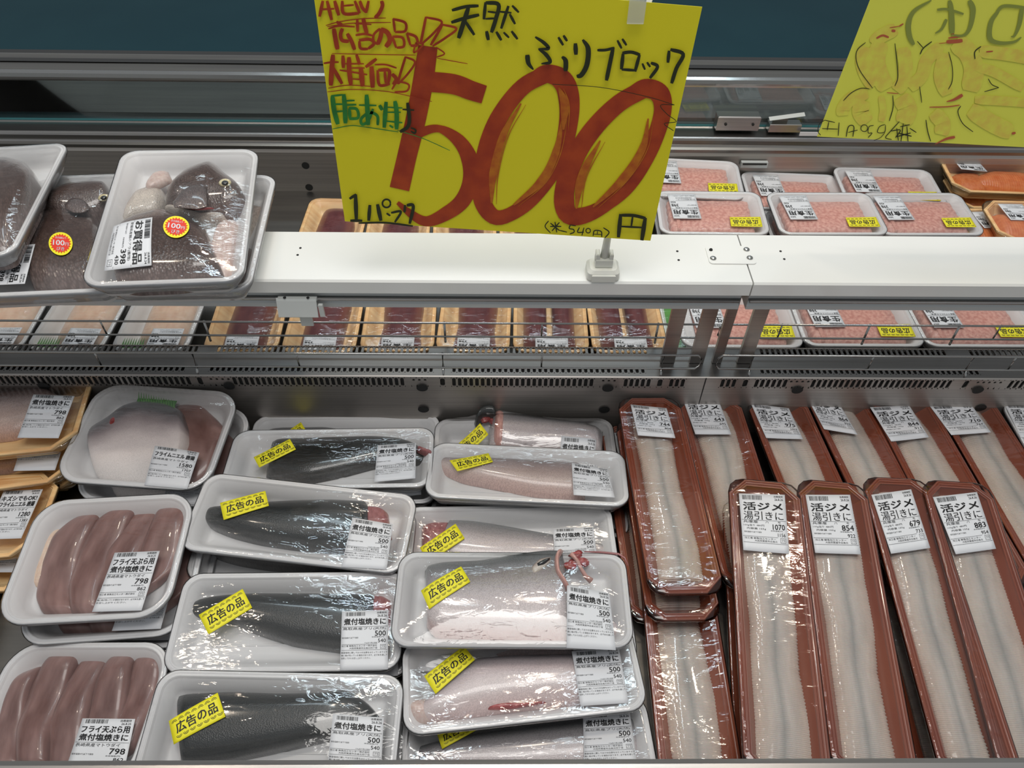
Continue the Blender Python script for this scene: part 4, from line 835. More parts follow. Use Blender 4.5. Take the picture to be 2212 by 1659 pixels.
p.slab('fish_fillet', [(422, 1100), (440, 1091), (480, 1092), (560, 1085), (640, 1080), (720, 1078), (800, 1074)], [(420, 1114), (450, 1135), (500, 1155), (560, 1170), (640, 1182), (720, 1188), (805, 1192)], .028, 'dark', mcap='redflesh', pw=3, ends=(.35, .02))
p.slab('red_cut_face', [(795, 1079), (820, 1083), (838, 1105)], [(797, 1190), (825, 1180), (846, 1160)], .016, 'redflesh', ends=(0, .5), N=14)
p.film(); p.label(LBL_Y, [(762, 1119), (849, 1133), (835, 1230), (737, 1224)]); p.advert([(475, 1086), (573, 1060), (581, 1093), (483, 1123)])
p = yt('C3', 'dark fish pack with white tray space below the fish and deep red right end', GY)
p.slab('fish_fillet', [(386, 1313), (416, 1294), (477, 1286), (543, 1281), (660, 1280), (812, 1281)], [(386, 1325), (430, 1331), (466, 1334), (502, 1344), (563, 1369), (632, 1391), (734, 1405), (812, 1412)], .027, 'dark', mcap='redflesh', pw=3, ends=(.35, .02))
p.slab('red_cut_face', [(808, 1283), (825, 1284), (846, 1296)], [(808, 1408), (828, 1395), (846, 1370)], .016, 'redflesh', ends=(0, .5), N=14)
p.film(); p.label(LBL_Y, [(739, 1321), (839, 1318), (838, 1446), (734, 1448)]); p.advert([(429, 1328), (524, 1272), (545, 1313), (450, 1370)])
p = yt('C4', 'nearest dark fish pack, cut square at the left, partly behind the front rim', GY)
p.slab('fish_fillet', [(375, 1504), (391, 1497), (494, 1492), (604, 1496), (701, 1495), (743, 1485), (798, 1518), (823, 1551)], [(385, 1655), (450, 1650), (521, 1637), (604, 1620), (687, 1601), (743, 1590), (828, 1560)], .031, 'dark', mcap='redflesh', pw=3, ends=(.05, .35))
p.film(); p.label(LBL_Y, [(720, 1543), (829, 1550), (822, 1680), (705, 1672)]); p.advert([(364, 1557), (470, 1496), (488, 1549), (375, 1608)])
# --- silver yellowtail, the column right of the middle
p = yt('D0', 'silver fish pack with collar and red gill rising over its rear rim', GS)
p.slab('fish_fillet', [(1062, 880), (1102, 887), (1155, 896), (1207, 904), (1260, 912), (1305, 926)], [(1052, 970), (1102, 978), (1180, 982), (1301, 986)], .034, 'silver', ends=(.12, .10), zb=-.012, clamp=False)
p.slab('head_collar', [(1068, 882), (1082, 884), (1096, 890)], [(1060, 962), (1075, 968), (1090, 970)], .030, 'pinkflesh', ends=(.5, .3), N=12, clamp=False, zb=-.007)
p.slab('mouth_skin', [(1024, 905), (1036, 886), (1052, 877), (1070, 880)], [(1028, 915), (1042, 905), (1056, 902), (1074, 906)], .026, 'dark', ends=(.4, .1), N=16, clamp=False, zb=-.004)
p.gill((1052, 905), .017, .006, 2)
p.slab('pectoral_fin', [(1100, 902), (1115, 905), (1132, 922)], [(1100, 910), (1112, 922), (1136, 934)], .004, 'breamlight', zb=.0065, N=12, film=False)
p.film(); p.label(LBL_Y, [(1212, 951), (1287, 957), (1285, 1050), (1204, 1046)]); p.advert([(976, 962), (1037, 921), (1055, 942), (995, 985)])
p = yt('D1', 'pinkish silver fish pack with tail curling at its left end, tilted forward', GS)
p.slab('fish_fillet', [(938, 978), (958, 977), (984, 988), (1076, 987), (1181, 982), (1246, 980), (1262, 990)], [(941, 1000), (958, 1016), (997, 1034), (1063, 1047), (1155, 1064), (1239, 1071), (1265, 1071)], .024, 'silverpink', ends=(.35, .08))
p.film(); p.label(LBL_Y, [(1235, 999), (1313, 1014), (1328, 1075), (1239, 1069)]); p.advert([(971, 995), (1055, 979), (1065, 997), (988, 1018)])
p = yt('D2', 'silver fish pack with red cut flesh at left, just behind the topmost pack', GS)
p.slab('fish_fillet', [(965, 1116), (1024, 1121), (1102, 1134), (1194, 1152), (1318, 1172)], [(935, 1215), (1024, 1225), (1102, 1228), (1194, 1225), (1316, 1190)], .026, 'silver', ends=(.04, .4))
p.slab('red_cut_face', [(910, 1132), (940, 1119), (970, 1114)], [(910, 1188), (930, 1205), (950, 1215)], .016, 'redflesh', ends=(.4, 0), N=14)
p.film(); p.label(LBL_Y, [(1194, 1141), (1282, 1138), (1292, 1222), (1200, 1228)]); p.advert([(907, 1183), (984, 1131), (1004, 1163), (925, 1215)])
p = yt('D3', 'topmost silver fish pack with open collar and a red gill strand', GS)
p.slab('fish_fillet', [(916, 1222), (955, 1211), (1042, 1207), (1129, 1190), (1186, 1184), (1222, 1186)], [(920, 1345), (940, 1372), (1013, 1376), (1100, 1380), (1186, 1383), (1235, 1386)], .032, 'silver', ends=(.05, .06), clamp=False, zb=-.020, pw=2.8)
p.slab('belly_flap', [(1225, 1290), (1262, 1300), (1300, 1322), (1352, 1350)], [(1225, 1385), (1262, 1384), (1300, 1380), (1340, 1370)], .018, 'belly', ends=(0, .5), N=16)
p.slab('collar_edge', [(1218, 1184), (1208, 1205), (1210, 1235), (1232, 1266)], [(1204, 1186), (1196, 1208), (1200, 1240), (1224, 1272)], .014, 'pinkflesh', zb=.004, N=18, ends=(.2, .2), clamp=False, film=False)
p.gill((1243, 1214), .017, -.002, 5)
b = MB(); P_ = [p.px(a, c, -.002) for a, c in ((1232, 1202), (1246, 1214), (1256, 1230), (1266, 1242), (1278, 1248))]
b.tube([(x, y, .006-.004*i) for i, (x, y) in enumerate(P_)], [.003, .0026, .0024, .003, .0042]); b.build('gill_strand', M['pinkflesh'], p.root)
b = MB(); b.tube([(*p.px(a, c, .001), .0012) for a, c in ((1262, 1192), (1300, 1193), (1336, 1197), (1350, 1206), (1357, 1222))], [.0008, .0014, .0016, .0012, .0006], 0, 6); b.build('blood_smear', M['redflesh'], p.root)
p.slab('pectoral_fin', [(1146, 1226), (1165, 1206), (1190, 1202)], [(1150, 1243), (1168, 1234), (1190, 1212)], .004, 'breamlight', zb=.009, N=14, film=False, clamp=False)
p.slab('eye_slot', [(1160, 1216), (1174, 1208), (1188, 1204)], [(1162, 1222), (1176, 1218), (1188, 1208)], .003, 'eyeb', zb=.0125, N=12, film=False, clamp=False)
p.slab('belly_slit', [(1135, 1376), (1150, 1366), (1168, 1368)], [(1135, 1381), (1152, 1383), (1168, 1378)], .006, 'darkred', zb=-.012, N=12, film=False)
p.film(); p.label(LBL_Y, [(1224, 1270), (1316, 1281), (1331, 1402), (1224, 1397)]); p.advert([(909, 1275), (996, 1223), (1016, 1259), (927, 1316)])
p = yt('D4', 'pale belly fish pack with a pink stub end at left, rotated upward right', GS)
p.slab('fish_fillet', [(880, 1530), (935, 1500), (984, 1450), (1019, 1418), (1100, 1411), (1244, 1408), (1300, 1412)], [(900, 1562), (970, 1551), (1042, 1541), (1100, 1533), (1158, 1526), (1256, 1515), (1300, 1508)], .030, 'belly', ends=(.12, .2))
p.slab('pink_stub', [(876, 1524), (900, 1510), (932, 1506)], [(880, 1545), (902, 1566), (934, 1560)], .026, 'palepink', N=16, ends=(.45, .25), clamp=False)
p.slab('belly_slit', [(1050, 1526), (1090, 1516), (1120, 1520), (1180, 1514)], [(1050, 1532), (1090, 1532), (1120, 1528), (1180, 1518)], .007, 'darkred', zb=-.014, N=18, film=False)
p.film(); p.label(LBL_Y, [(1235, 1408), (1337, 1399), (1358, 1518), (1254, 1525)]); p.advert([(916, 1460), (1002, 1394), (1026, 1425), (941, 1500)])
p = yt('D5', 'nearest silver fish pack, lowest in the pile and partly behind the front rim', GS)
p.slab('fish_fillet', [(898, 1608), (955, 1594), (1042, 1575), (1129, 1563), (1256, 1545), (1380, 1545)], [(905, 1670), (1000, 1680), (1129, 1685), (1256, 1680), (1385, 1650)], .026, 'silver', ends=(.2, .1))
p.film(); p.label(LBL_Y, [(1259, 1541), (1360, 1535), (1378, 1660), (1262, 1665)]); p.advert([(943, 1582), (1024, 1545), (1042, 1570), (955, 1618)])
def find(lab): return [o for o in bpy.data.objects if o.get('label', '').startswith(lab)][0]
SK = ('price_label',)
dup(find('dark fish pack whose thin'), 'lower dark fish pack directly beneath the pack with the poking tail', (.006, -.004, -.034), 0)
dup(find('dark fish pack tilted'), 'lower dark fish pack beneath the one tilted down to the right', (.0, -.012, -.036), math.radians(5))
dup(find('dark fish pack with white'), 'lower dark fish pack beneath the one with white space below its fish', (.008, .006, -.034))
dup(find('nearest dark fish'), 'lower dark fish pack beneath the nearest one at the front rim', (.006, .002, -.034))
dup(find('pinkish silver fish'), 'silver fish pack half hidden beneath the forward tilted pinkish one, sticker just showing', (.004, -.018, -.050))
dup(find('topmost silver fish'), 'silver fish pack hidden directly beneath the topmost one with open collar', (.010, -.004, -.052), math.radians(2), skip=('gill',))
# --- big white trays, second column from the left
p = Pack('pomfret_pack', POSE['B1'], 'foambig', 'wide white tray with grey skinned fish, pink fillet and green plastic grass, 1580 label')
p.slab('pink_fillet', [(385, 846), (400, 848), (430, 868), (470, 905), (487, 925)], [(345, 1040), (395, 1046), (425, 1043), (452, 1020), (478, 950)], .016, 'slice', ends=(.3, .4))
p.slab('skin_fillet', [(183, 962), (194, 919), (236, 897), (263, 872), (305, 860), (360, 866), (394, 885), (410, 930)], [(200, 985), (205, 1030), (235, 1036), (262, 1037), (300, 1040), (340, 1040), (380, 1030), (412, 960)], .034, 'pomfret', ends=(.35, .18), pw=2.6)
p.slab('fin_slit', [(236, 905), (246, 898), (252, 905)], [(234, 920), (243, 935), (250, 920)], .004, 'darkred', zb=.0045, N=10, film=False)
b = MB()
for k in range(15):
    a = p.px(299+k*5.4, 845+k*1.3, .002); c = p.px(297+k*5.4, 866+k*.8, .002); dx = .0017
    b.add([(c[0]-dx, c[1], -.004), (c[0]+dx, c[1], -.004), (a[0]+.0002, a[1], .0005), (a[0]-.0002, a[1], .0005)], [(0, 1, 2, 3)])
a = p.px(299, 850, 0); c = p.px(376, 866, 0); b.box(((a[0]+c[0])/2, (a[1]+c[1])/2-.008, -.006), (abs(a[0]-c[0])+.002, .016, .0006)); b.build('plastic_grass', M['green'], p.root); p.obst.append((b.v, b.f))
p.film(); p.label(label_fish(['フライムニエル 唐揚'], '1580', '1707'), [(338, 968), (431, 978), (403, 1054), (310, 1046)])
dup(p.root, 'wide white tray underneath the one with green grass, sticking out to the right', (.013, -.006, -.034), math.radians(1.5))
def slices(p, S, pieces, T=.013):
    for i, (l, r) in enumerate(S):
        l = [(x-7, y) for x, y in l]; r = [(x+7, y) for x, y in r]
        p.slab('fillet_slice', r, l, T, 'slice', ends=(.16, .05), N=30, zb=p.fl+.0035*(i % 2)-.001, seed=i, pw=3.6, jit=0, hump=lambda u, i=i: 1+.22*math.sin(u*7+i*2.1))
    for l, r in pieces: p.slab('pale_fillet_edge', r, l, .008, 'whitefish', N=16, ends=(.3, .3))
p = Pack('sliced_fillet_pack', POSE['B2'], 'foambig', 'white tray of pinkish fillet slices with 798 label, topmost of its stack')
slices(p, [([(178, 1112), (122, 1160), (94, 1225), (82, 1290), (98, 1325)], [(215, 1101), (195, 1150), (165, 1210), (155, 1280), (160, 1328)]), ([(252, 1093), (212, 1128), (178, 1190), (155, 1270), (160, 1326)], [(290, 1091), (274, 1130), (240, 1200), (215, 1280), (206, 1326)]),
           ([(298, 1105), (268, 1140), (235, 1200), (212, 1280), (206, 1323)], [(335, 1100), (326, 1140), (300, 1200), (275, 1270), (262, 1320)]), ([(352, 1088), (335, 1130), (310, 1190), (290, 1260), (270, 1316)], [(398, 1080), (400, 1110), (388, 1170), (370, 1230), (335, 1262)])],
       [([(100, 1150), (70, 1215), (62, 1265)], [(130, 1135), (110, 1200), (95, 1270)])])
p.film(); p.label(label_fish(['フライ天ぷら用', '煮付塩焼きに'], '798', '862', True), [(247, 1193), (345, 1190), (306, 1319), (199, 1322)])
dup(p.root, 'white tray of fillet slices directly beneath the 798 topmost one', (.014, -.010, -.031), math.radians(1))
dup(p.root, 'lowest white tray of the stack of fillet slices in the second column', (.022, -.010, -.0575), math.radians(-1))
p = Pack('sliced_fillet_pack', POSE['B3'], 'foambig', 'nearest white tray of reddish fillet slices, bottom left, cut by the front rim')
slices(p, [([(35, 1455), (0, 1500), (-20, 1580), (-25, 1660)], [(92, 1432), (62, 1500), (42, 1580), (40, 1660)]), ([(115, 1412), (75, 1480), (45, 1570), (45, 1660)], [(165, 1412), (140, 1480), (110, 1570), (100, 1660)]), ([(185, 1418), (150, 1480), (115, 1570), (105, 1660)], [(228, 1420), (205, 1480), (185, 1560), (160, 1660)]),
           ([(250, 1408), (215, 1480), (195, 1560), (170, 1655)], [(285, 1412), (275, 1480), (255, 1560), (240, 1650)]), ([(305, 1410), (285, 1470), (265, 1560), (250, 1645)], [(352, 1405), (345, 1450), (320, 1540), (290, 1620)])], [], .016)
p.film(); p.label(label_fish(['フライ天ぷら用', '煮付塩焼きに'], '798', '862', True), [(177, 1551), (292, 1553), (262, 1695), (132, 1690)])
dup(p.root, 'white tray of fillet slices hidden beneath the nearest bottom left one', (.004, .004, -.029))
# --- wood grain trays at the left edge
p = Pack('wood_grain_tray_pack', POSE['A1'], 'gold', 'wood grain tray with grey and pink fish, upper left edge, 798 label')
p.slab('fish_fillet', [(-90, 830), (-20, 810), (40, 812), (100, 828), (142, 862)], [(-90, 950), (-20, 948), (30, 942), (70, 925), (140, 875)], .024, 'silverpink', ends=(.2, .35))
p.film(); p.label(label_fish(['煮付塩焼きに'], '798', '862'), [(73, 853), (161, 855), (126, 946), (37, 945)])
dup(p.root, 'wood grain tray underneath the upper left one with grey and pink fish', (-.006, -.036, -.030), math.radians(2))
dup(p.root, 'lowest wood grain tray of the upper left stack', (.0, -.020, -.058), math.radians(-2))
p = Pack('wood_grain_tray_pack', POSE['A3'], 'gold', 'wood grain tray with 1280 label at the left edge, middle height')
p.slab('fish_fillet', [(-140, 1050), (-60, 1040), (-20, 1050), (10, 1080)], [(-150, 1170), (-80, 1180), (-40, 1170), (0, 1120)], .020, 'silverpink', ends=(.2, .35))
p.film(); p.label(label_fish(['キズシでもOK!', 'フライムニエル 唐揚'], '1280', '1383', True), [(8, 1060), (93, 1057), (46, 1163), (-40, 1165)])
dup(p.root, 'wood grain tray underneath the 1280 one at the left edge', (-.004, -.030, -.030), math.radians(-2))
dup(p.root, 'wood grain tray nearest the viewer at the left edge, mostly out of view', (-.045, -.150, -.020), math.radians(-4))
# --- long brown trays of scored white eel
def eel(key, label, price, taxed, q, hw=.031, pad=None, off=0, seed=1, kind='brown', y0=None):
    p = Pack('eel_tray_pack', POSE[key] if isinstance(key, str) else key, kind, label, 'fish pack', GE)
    L = p.sy/2; y0 = -L+(.022 if y0 is None else y0)
    ys = np.linspace(y0, L-.012, 7); rg = random.Random(seed); cx = [off+rg.uniform(-.0025, .0025) for _ in ys]; w_ = [hw*(.93+.09*math.sin(i*1.1+seed)) for i in range(7)]; w_[-1] *= .8
    if pad:
        b = MB(); b.box((pad[0], pad[1], p.fl+.0008), (.05, pad[2], .0012)); b.build('absorbent_pad', M['paper'], p.root)
    left = [(c-a, y) for c, a, y in zip(cx, w_, ys)]; right = [(c+a, y) for c, a, y in zip(cx, w_, ys)]; mid = [(c+.0006*math.sin(i*2.), y) for i, (c, y) in enumerate(zip(cx, ys))]
    n = int((L-.012-y0)/.0019)
    p.slab('eel_fillet', left, right, .0135, 'hamo', px=False, pw=3.2, ends=(.03, .04), jit=.0009, N=n, K=16, seed=seed)
    
    p.film(12)
    if q: p.label(label_eel(price, taxed), q)
    return p
e1 = eel('E1', 'brown eel tray with 744 label, on top of the leftmost pile, both ends visible', '744', '804', [(1362, 874), (1440, 882), (1459, 946), (1378, 940)], .0295, (-.012, -.04, .09), 0, 1)
eel('E2', 'brown eel tray with 643 label, second from the left in the back row', '643', '695', [(1475, 863), (1552, 865), (1580, 938), (1502, 938)], .031, (-.010, -.01, .11), .002, 2)
eel('E3', 'brown eel tray with 975 label, third from the left in the back row', '975', '1053', [(1622, 872), (1704, 882), (1735, 948), (1655, 946)], .033, None, 0, 3)
eel('E4', 'brown eel tray with 864 label, tilted, its corner highest against the steel wall', '864', '933', [(1741, 855), (1811, 869), (1853, 938), (1780, 927)], .031, None, .002, 4)
eel('E5', 'brown eel tray with 844 label, fifth from the left in the back row', '844', '911', [(1879, 880), (1964, 876), (2007, 944), (1925, 954)], .034, None, 0, 5)
eel('E6', 'brown eel tray with 710 label, rightmost brown one in the back row', '710', '767', [(2009, 878), (2098, 874), (2141, 933), (2055, 940)], .034, None, .001, 6)
eel((.83, .668, -.002, -2, -3, 0, .115, .24), 'white tray of eel at the right edge of the back row', '702', '758', [(2170, 874), (2255, 874), (2290, 945), (2205, 945)], .038, None, 0, 7, 'foambig')
eel('F1', 'brown eel tray with 1070 label, leftmost in the front row', '1070', '1156', [(1596, 1066), (1695, 1069), (1705, 1196), (1606, 1188)], .0335, (.014, -.02, .13), 0, 8, y0=.002)
eel('F2', 'brown eel tray with 854 label, second in the front row', '854', '922', [(1740, 1069), (1836, 1069), (1860, 1197), (1761, 1194)], .033, (.012, -.01, .14), 0, 9, y0=.002)
eel('F3', 'brown eel tray with 679 label, third in the front row', '679', '733', [(1882, 1069), (1968, 1057), (2010, 1183), (1925, 1196)], .029, (.006, -.0, .14), -.003, 10, y0=.002)
eel('F4', 'brown eel tray with 883 label, rightmost in the front row', '883', '954', [(2015, 1074), (2110, 1063), (2152, 1185), (2065, 1197)], .033, None, 0, 11, y0=.002)
f0 = eel('F0', 'brown eel tray at the front of the leftmost pile, its label hidden under the stack', '', '', None, .0315, None, 0, 12, y0=.002)
dup(e1.root, 'second brown eel tray of the leftmost pile, its end peeping out below the top one', (-.002, -.022, -.0265))
dup(e1.root, 'brown eel tray sticking out left of the leftmost pile near the silver fish packs', (-.020, -.012, -.0520), math.radians(.5))
for nm, d, lb in (('brown eel tray with 1070', (.004, .002, -.054), 'brown eel tray beneath the 1070 one'), ('brown eel tray with 854', (.004, .002, -.054), 'brown eel tray beneath the 854 one'), ('brown eel tray with 679', (.003, .002, -.054), 'brown eel tray beneath the 679 one'), ('brown eel tray with 883', (.012, .002, -.054), 'brown eel tray beneath the 883 one')):
    dup(find(nm), lb, d)
# --- pink minced tuna in the far well
MG = 'white trays of pink minced tuna in the far well'
m5 = Pack('minced_tuna_pack', POSE['M5'], 'foamsmall', 'minced tuna tray in the middle of the row just behind the white shelf', 'fish pack', MG)
b = MB(); rg = random.Random(3); rings = []
for ins, z in ((0, 0), (.0005, .010), (.002, .0145), (.005, .0165), (.03, .0175)):
    r_ = rim_ring(.158-2*ins, .098-2*ins, .006, m5.fl+z, 3, 14); rings.append([(x*(1+.012*math.sin(i*1.7)), y*(1+.015*math.sin(i*2.3)), zz) for i, (x, y, zz) in enumerate(r_)])
b.loft(rings, 0, True, True); b.build('minced_tuna', M['mince'], m5.root); m5.obst.append((b.v, b.f))
b = MB(); b.loft([[(x-.064, y, z) for x, y, z in rrect(.006, .096, .002, m5.fl+dz, 3)] for dz in (.010, .0195)], 0, True, True); b.build('mince_ridge', M['mince'], m5.root); m5.obst.append((b.v, b.f))
m5.film(); m5.label(LBL_R, [(1768, 473), (1708, 474), (1682, 423), (1741, 422)])
m5.card('advert_sticker', ADV, [(1902, 490), (1835, 489), (1827, 469), (1892, 469)], ['yellow', 'ink'], off=.001)
def mput(key_or_pose, label):
    x, y, z, rz, pp, r = key_or_pose[:6]; q = dup(m5.root, label); q.location = (x, y, z)
    q.rotation_euler = (Matrix.Rotation(math.radians(rz), 3, 'Z') @ Matrix.Rotation(math.radians(pp), 3, 'X') @ Matrix.Rotation(math.radians(r), 3, 'Y')).to_euler(); return q
mput((0.4018, 1.2302, 0.0219, -2.9, 1.2, -1.8), 'minced tuna tray just right of the big yellow sign, row just behind the shelf')
mput((0.8227, 1.2529, 0.0072, 1.0, 1.3, .3), 'minced tuna tray beside the wood grain trays, row just behind the shelf')
mput((0.3825, 1.3494, 0.0204, -4.2, 1.1, 0), 'hindmost minced tuna tray partly behind the right edge of the big yellow sign')
mput((0.6041, 1.3527, -0.0110, -2.5, -.2, .3), 'lowest set minced tuna tray in the hindmost row')
mput((0.7969, 1.3549, -0.0004, -2.3, 1.2, 0), 'hindmost minced tuna tray nearest the wood grain trays')
mput((.405, .966, -.012, 0, 0, 0), 'minced tuna tray seen under the shelf right behind the steel posts')
mput((.607, .966, -.008, 0, 0, 0), 'minced tuna tray seen under the shelf, second right of the steel posts')
mput((.812, .968, -.010, 0, 0, 0), 'minced tuna tray seen under the shelf at the right edge')
mput((.50, 1.100, -.016, 0, 0, 0), 'minced tuna tray mostly hidden by the shelf, left of the seam'); mput((.715, 1.098, -.016, 0, 0, 0), 'minced tuna tray mostly hidden by the shelf, in line with the middle one'); mput((.925, 1.10, -.016, 0, 0, 0), 'minced tuna tray mostly hidden by the shelf at the right')
mput((.404, 1.226, -.014, -1, 0, 0), 'minced tuna tray beneath the one right of the big yellow sign'); mput((.622, 1.226, -.014, 0, 0, 0), 'minced tuna tray beneath the middle one of the row behind the shelf')
mput((.386, 1.352, -.013, -3, 0, 0), 'minced tuna tray beneath the hindmost one by the big yellow sign')
# --- salmon in wood grain trays at the far right
p = Pack('salmon_pack', (1.035, 1.385, .010, -3, 2, 0, .22, .125), 'gold', 'wood grain tray of orange salmon against the far wall, right edge', 'fish pack', 'wood grain trays of salmon')
p.slab('salmon_fillet', [(-.05, .01), (0, .035), (.05, .035), (.09, .02)], [(-.05, -.02), (0, -.035), (.05, -.035), (.09, -.02)], .020, 'salmon', px=False, ends=(.3, .2))
p.slab('salmon_fillet', [(-.085, .02), (-.06, .03), (-.03, .03)], [(-.085, -.03), (-.06, -.035), (-.03, -.03)], .014, 'salmon', px=False, ends=(.3, .2))
p.film(); p.label(label_raw('生食用', '980'), [(-.022, .012), (-.075, .016), (-.082, .052), (-.030, .050)], px=False)
s1 = p.root
dup(s1, 'wood grain tray of salmon beneath the one against the far wall', (.010, -.012, -.028), math.radians(2))
p = Pack('salmon_pack', (1.045, 1.225, .012, -1, 2, 0, .20, .125), 'gold', 'wood grain tray of orange salmon cubes, lower right, just behind the shelf', 'fish pack', 'wood grain trays of salmon')
p.slab('salmon_fillet', [(-.08, .035), (-.03, .042), (.03, .04), (.08, .035)], [(-.08, -.035), (-.03, -.042), (.03, -.04), (.08, -.035)], .020, 'salmon', px=False, ends=(.12, .12))
p.film(); p.label(label_raw('生食用', '980'), [(-.012, .000), (-.060, .000), (-.066, .050), (-.018, .050)], px=False)
dup(p.root, 'wood grain tray of salmon peeping out left behind the lower right one', (-.042, .004, -.020), math.radians(3))
# --- maroon tuna in wood grain trays, far well middle
TG = 'wood grain trays of maroon tuna in the far well'
def tuna(pose, label, nb, lab=True, seed=0):
    p = Pack('tuna_pack', pose, 'goldlong', label, 'fish pack', TG); rg = random.Random(seed)
    if nb == 1: S = [(-.036, .036)]
    else: S = [(-.046, -.003), (.002, .044)]
    for a, c in S:
        o1, o2 = rg.uniform(-.004, .004), rg.uniform(-.004, .004)
        p.slab('tuna_block', [(c+o1, -.085), (c-.002, -.03), (c-.002+o2, .03), (c-.008, .08)], [(a, -.085), (a+.003+o1, -.03), (a+o2, .03), (a+.006, .08)], .026, 'tuna', px=False, ends=(.12, .2), pw=2.8)
    p.film(10)
    if lab: p.label(LBL_R, [(.028, -.095), (-.026, -.095), (-.026, -.066), (.028, -.066)], px=False)
    return p
t1 = tuna((-.30, .985, -.016, 0, 0, 0, .122, .20), 'tuna tray seen under the shelf directly below the hanging card clip', 1, seed=1)
t2 = tuna((-.172, .985, -.012, 1, 0, 0, .122, .20), 'tuna tray seen under the shelf, with one dark block, first right of the hanging clip', 1, seed=2)
t3 = tuna((.085, .985, -.012, -1, 0, 0, .126, .20), 'tuna tray with two blocks seen under the shelf below the 500 sign', 2, seed=3)
def put(src, loc, label, rz=0): q = dup(src.root, label); q.location = loc; q.rotation_euler[2] = math.radians(rz); return q
put(t2, (-.043, .985, -.012), 'tuna tray with one dark block seen under the shelf, left of the two block tray', -2)
put(t3, (.213, .985, -.012), 'tuna tray with two blocks seen under the shelf, nearest the steel posts', 1)
put(t1, (-.43, .985, -.014), 'tuna tray seen under the shelf between pale fillets and the hanging clip', 2)
for k, (x, src, lb) in enumerate(((-.325, t1, 'tuna tray by the far wall just right of the fish head packs'), (-.198, t1, 'tuna tray by the far wall left of the big yellow sign'), (-.07, t2, 'tuna tray whose end shows between sign and shelf, left'), (.058, t2, 'tuna tray whose end shows between sign and shelf, middle'), (.186, t3, 'tuna tray whose end shows between sign and shelf, right'))):
    put(src, (x, 1.215, -.012), lb, (k*37 % 5)-2)
# green vegetable pack next to the tuna
p = Pack('greens_pack', (.302, .985, -.016, 0, 0, 0, .055, .19), 'foamsmall', 'slim white tray of pale green garnish between tuna and minced tuna', 'vegetable pack')
p.slab('garnish', [(.014, -.075), (.018, 0), (.014, .075)], [(-.014, -.075), (-.018, 0), (-.014, .075)], .024, 'green', px=False); p.film(8)
# --- pale fillets in white trays, far well left
WG = 'white trays of pale fillet in the far well'
def pale(pose, label):
    p = Pack('pale_fillet_pack', pose, 'foamsmall', label, 'fish pack', WG)
    p.slab('pale_fillet', [(.042, -.07), (.044, 0), (.036, .08)], [(-.030, -.07), (-.034, 0), (-.03, .08)], .022, 'whitefish', px=False, ends=(.1, .1), pw=3)
    b = MB()
    for k in range(9): b.add([(-.048+k*.004, -.088, -.002), (-.044+k*.004, -.088, -.002), (-.046+k*.004, -.068, .0)], [(0, 1, 2)])
    b.box((-.032, -.09, -.004), (.036, .010, .0005)); b.build('plastic_grass', M['green'], p.root); p.obst.append((b.v, b.f))
    p.film(10); p.label(LBL_R, [(.046, -.088), (-.006, -.088), (-.006, -.048), (.046, -.048)], px=False); return p
w1 = pale((-.575, .985, -.014, 0, 0, 0, .125, .20), 'pale fillet tray under the shelf, nearest the tuna trays')
put(w1, (-.71, .985, -.014), 'pale fillet tray under the shelf, second left of the tuna trays', -2)
put(w1, (-.845, .985, -.014), 'pale fillet tray under the shelf, third left of the tuna trays', 1)
put(w1, (-.98, .985, -.014), 'pale fillet tray under the shelf at the left edge', -1)
# --- sea bream heads on the shelf
BG = 'packs of sea bream heads stacked on the shelf'
def bream(key, label): return Pack('bream_head_pack', POSE[key], 'foam', label, 'fish pack', BG)
def eye(p, c, r, z, grey=False):
    e = p.blob('fish_eye', c, (r, r, r*.45), 'eyew', z=z, film=True); q = p.blob('pupil', c, (r*.55, r*.55, r*.3), 'eyeb', parent=e, z=z+r*.32); return e
p = bream('P1', 'topmost bream head pack on the shelf, one eye and round 100 sticker')
p.slab('white_flesh', [(470, 480), (485, 470), (505, 470), (515, 480)], [(440, 600), (462, 605), (485, 600), (500, 590)], .014, 'palepink', ends=(.1, .2))
p.slab('bony_fin', [(262, 470), (290, 412), (336, 398), (356, 410)], [(268, 482), (300, 470), (340, 458), (360, 440)], .020, 'breamlight', ends=(.3, .3), N=22)
p.slab('pink_membrane', [(312, 400), (330, 372), (362, 366)], [(318, 410), (345, 402), (372, 388)], .010, 'palepink', zb=-.012, N=14)
p.slab('body_cut', [(248, 530), (262, 482), (297, 462), (350, 446), (402, 468), (444, 488), (465, 540), (482, 585)], [(243, 585), (252, 612), (290, 618), (340, 620), (384, 618), (420, 608), (450, 603), (482, 592)], .036, 'bream', ends=(.25, .3), N=40, pw=2.6)
p.slab('fish_head', [(356, 432), (372, 402), (409, 364), (454, 346), (470, 356), (489, 378), (517, 400), (537, 432)], [(356, 446), (384, 452), (419, 460), (454, 462), (490, 460), (515, 452), (530, 446), (538, 440)], .036, 'bream', ends=(.25, .3), N=40, pw=2.3)
p.slab('gill_cover', [(372, 436), (395, 408), (420, 396), (446, 402)], [(376, 446), (400, 448), (425, 450), (446, 444)], .004, 'breamgill', zb=.0075, N=22, film=False, ends=(.4, .4))
p.slab('mouth_slit', [(396, 446), (430, 450), (462, 448)], [(396, 448), (430, 453), (462, 450)], .003, 'darkred', zb=.0035, N=14, film=False)
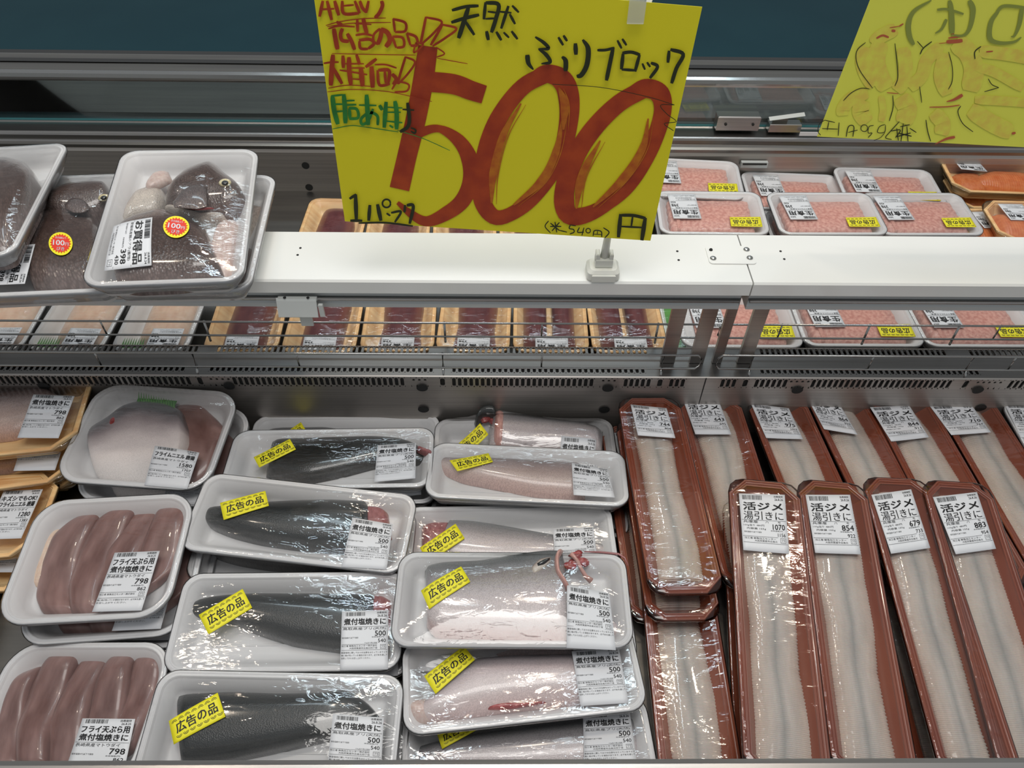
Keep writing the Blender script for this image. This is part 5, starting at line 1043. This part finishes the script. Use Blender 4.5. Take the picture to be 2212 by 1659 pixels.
p.slab('jaw_bone', [(352, 446), (400, 458), (440, 470), (490, 462)], [(354, 456), (400, 474), (440, 484), (492, 470)], .020, 'breamlight', N=22, ends=(.2, .3))
eye(p, (486, 395), .0080, .0095)
p.film(18); p.label(LBL_B, [(331, 474), (327, 572), (224, 582), (245, 488)]); p.round((381, 491), 28, 8)
p = bream('P1u', 'bream pack underneath the topmost one, its right rim showing')
p.slab('body_cut', [(500, 560), (520, 530), (548, 535), (558, 540)], [(470, 632), (500, 636), (520, 630), (535, 600)], .022, 'bream', N=22)
p.slab('white_flesh', [(400, 440), (500, 430), (570, 440)], [(380, 620), (460, 625), (510, 560)], .016, 'breamlight'); p.film()
p = bream('P2u', 'bream head pack in the middle, pale eye, small round 100 sticker')
p.slab('body_cut', [(70, 500), (85, 470), (110, 440), (150, 452), (200, 470), (225, 500)], [(55, 585), (70, 622), (110, 626), (160, 626), (205, 620), (228, 560)], .034, 'bream', ends=(.2, .2), N=36, pw=2.6)
p.slab('fish_head', [(82, 468), (105, 428), (147, 402), (203, 393), (232, 400), (248, 425)], [(88, 478), (120, 470), (150, 475), (190, 474), (225, 462), (248, 440)], .040, 'bream', ends=(.3, .2), N=30)
p.slab('gill_cover', [(138, 440), (155, 425), (178, 428), (190, 440)], [(140, 450), (158, 458), (180, 458), (190, 450)], .004, 'breamgill', zb=.0095, N=16, film=False, ends=(.4, .4))
eye(p, (224, 427), .0075, .011)
p.film(); p.label(LBL_B, [(79, 533), (52, 610), (-35, 614), (-12, 540)]); p.round((131, 526), 26, 5)
p = bream('P2', 'bream pack at the left edge of the shelf, tilted over its neighbour')
p.slab('fish_head', [(-70, 360), (-30, 345), (14, 332), (55, 348), (78, 375), (88, 400)], [(-80, 560), (-40, 572), (0, 570), (45, 545), (70, 500), (88, 440)], .042, 'bream', ends=(.2, .3), N=36, pw=2.5)
p.slab('white_flesh', [(84, 412), (92, 405), (102, 410)], [(84, 430), (94, 432), (102, 424)], .012, 'breamlight', N=10); p.film()
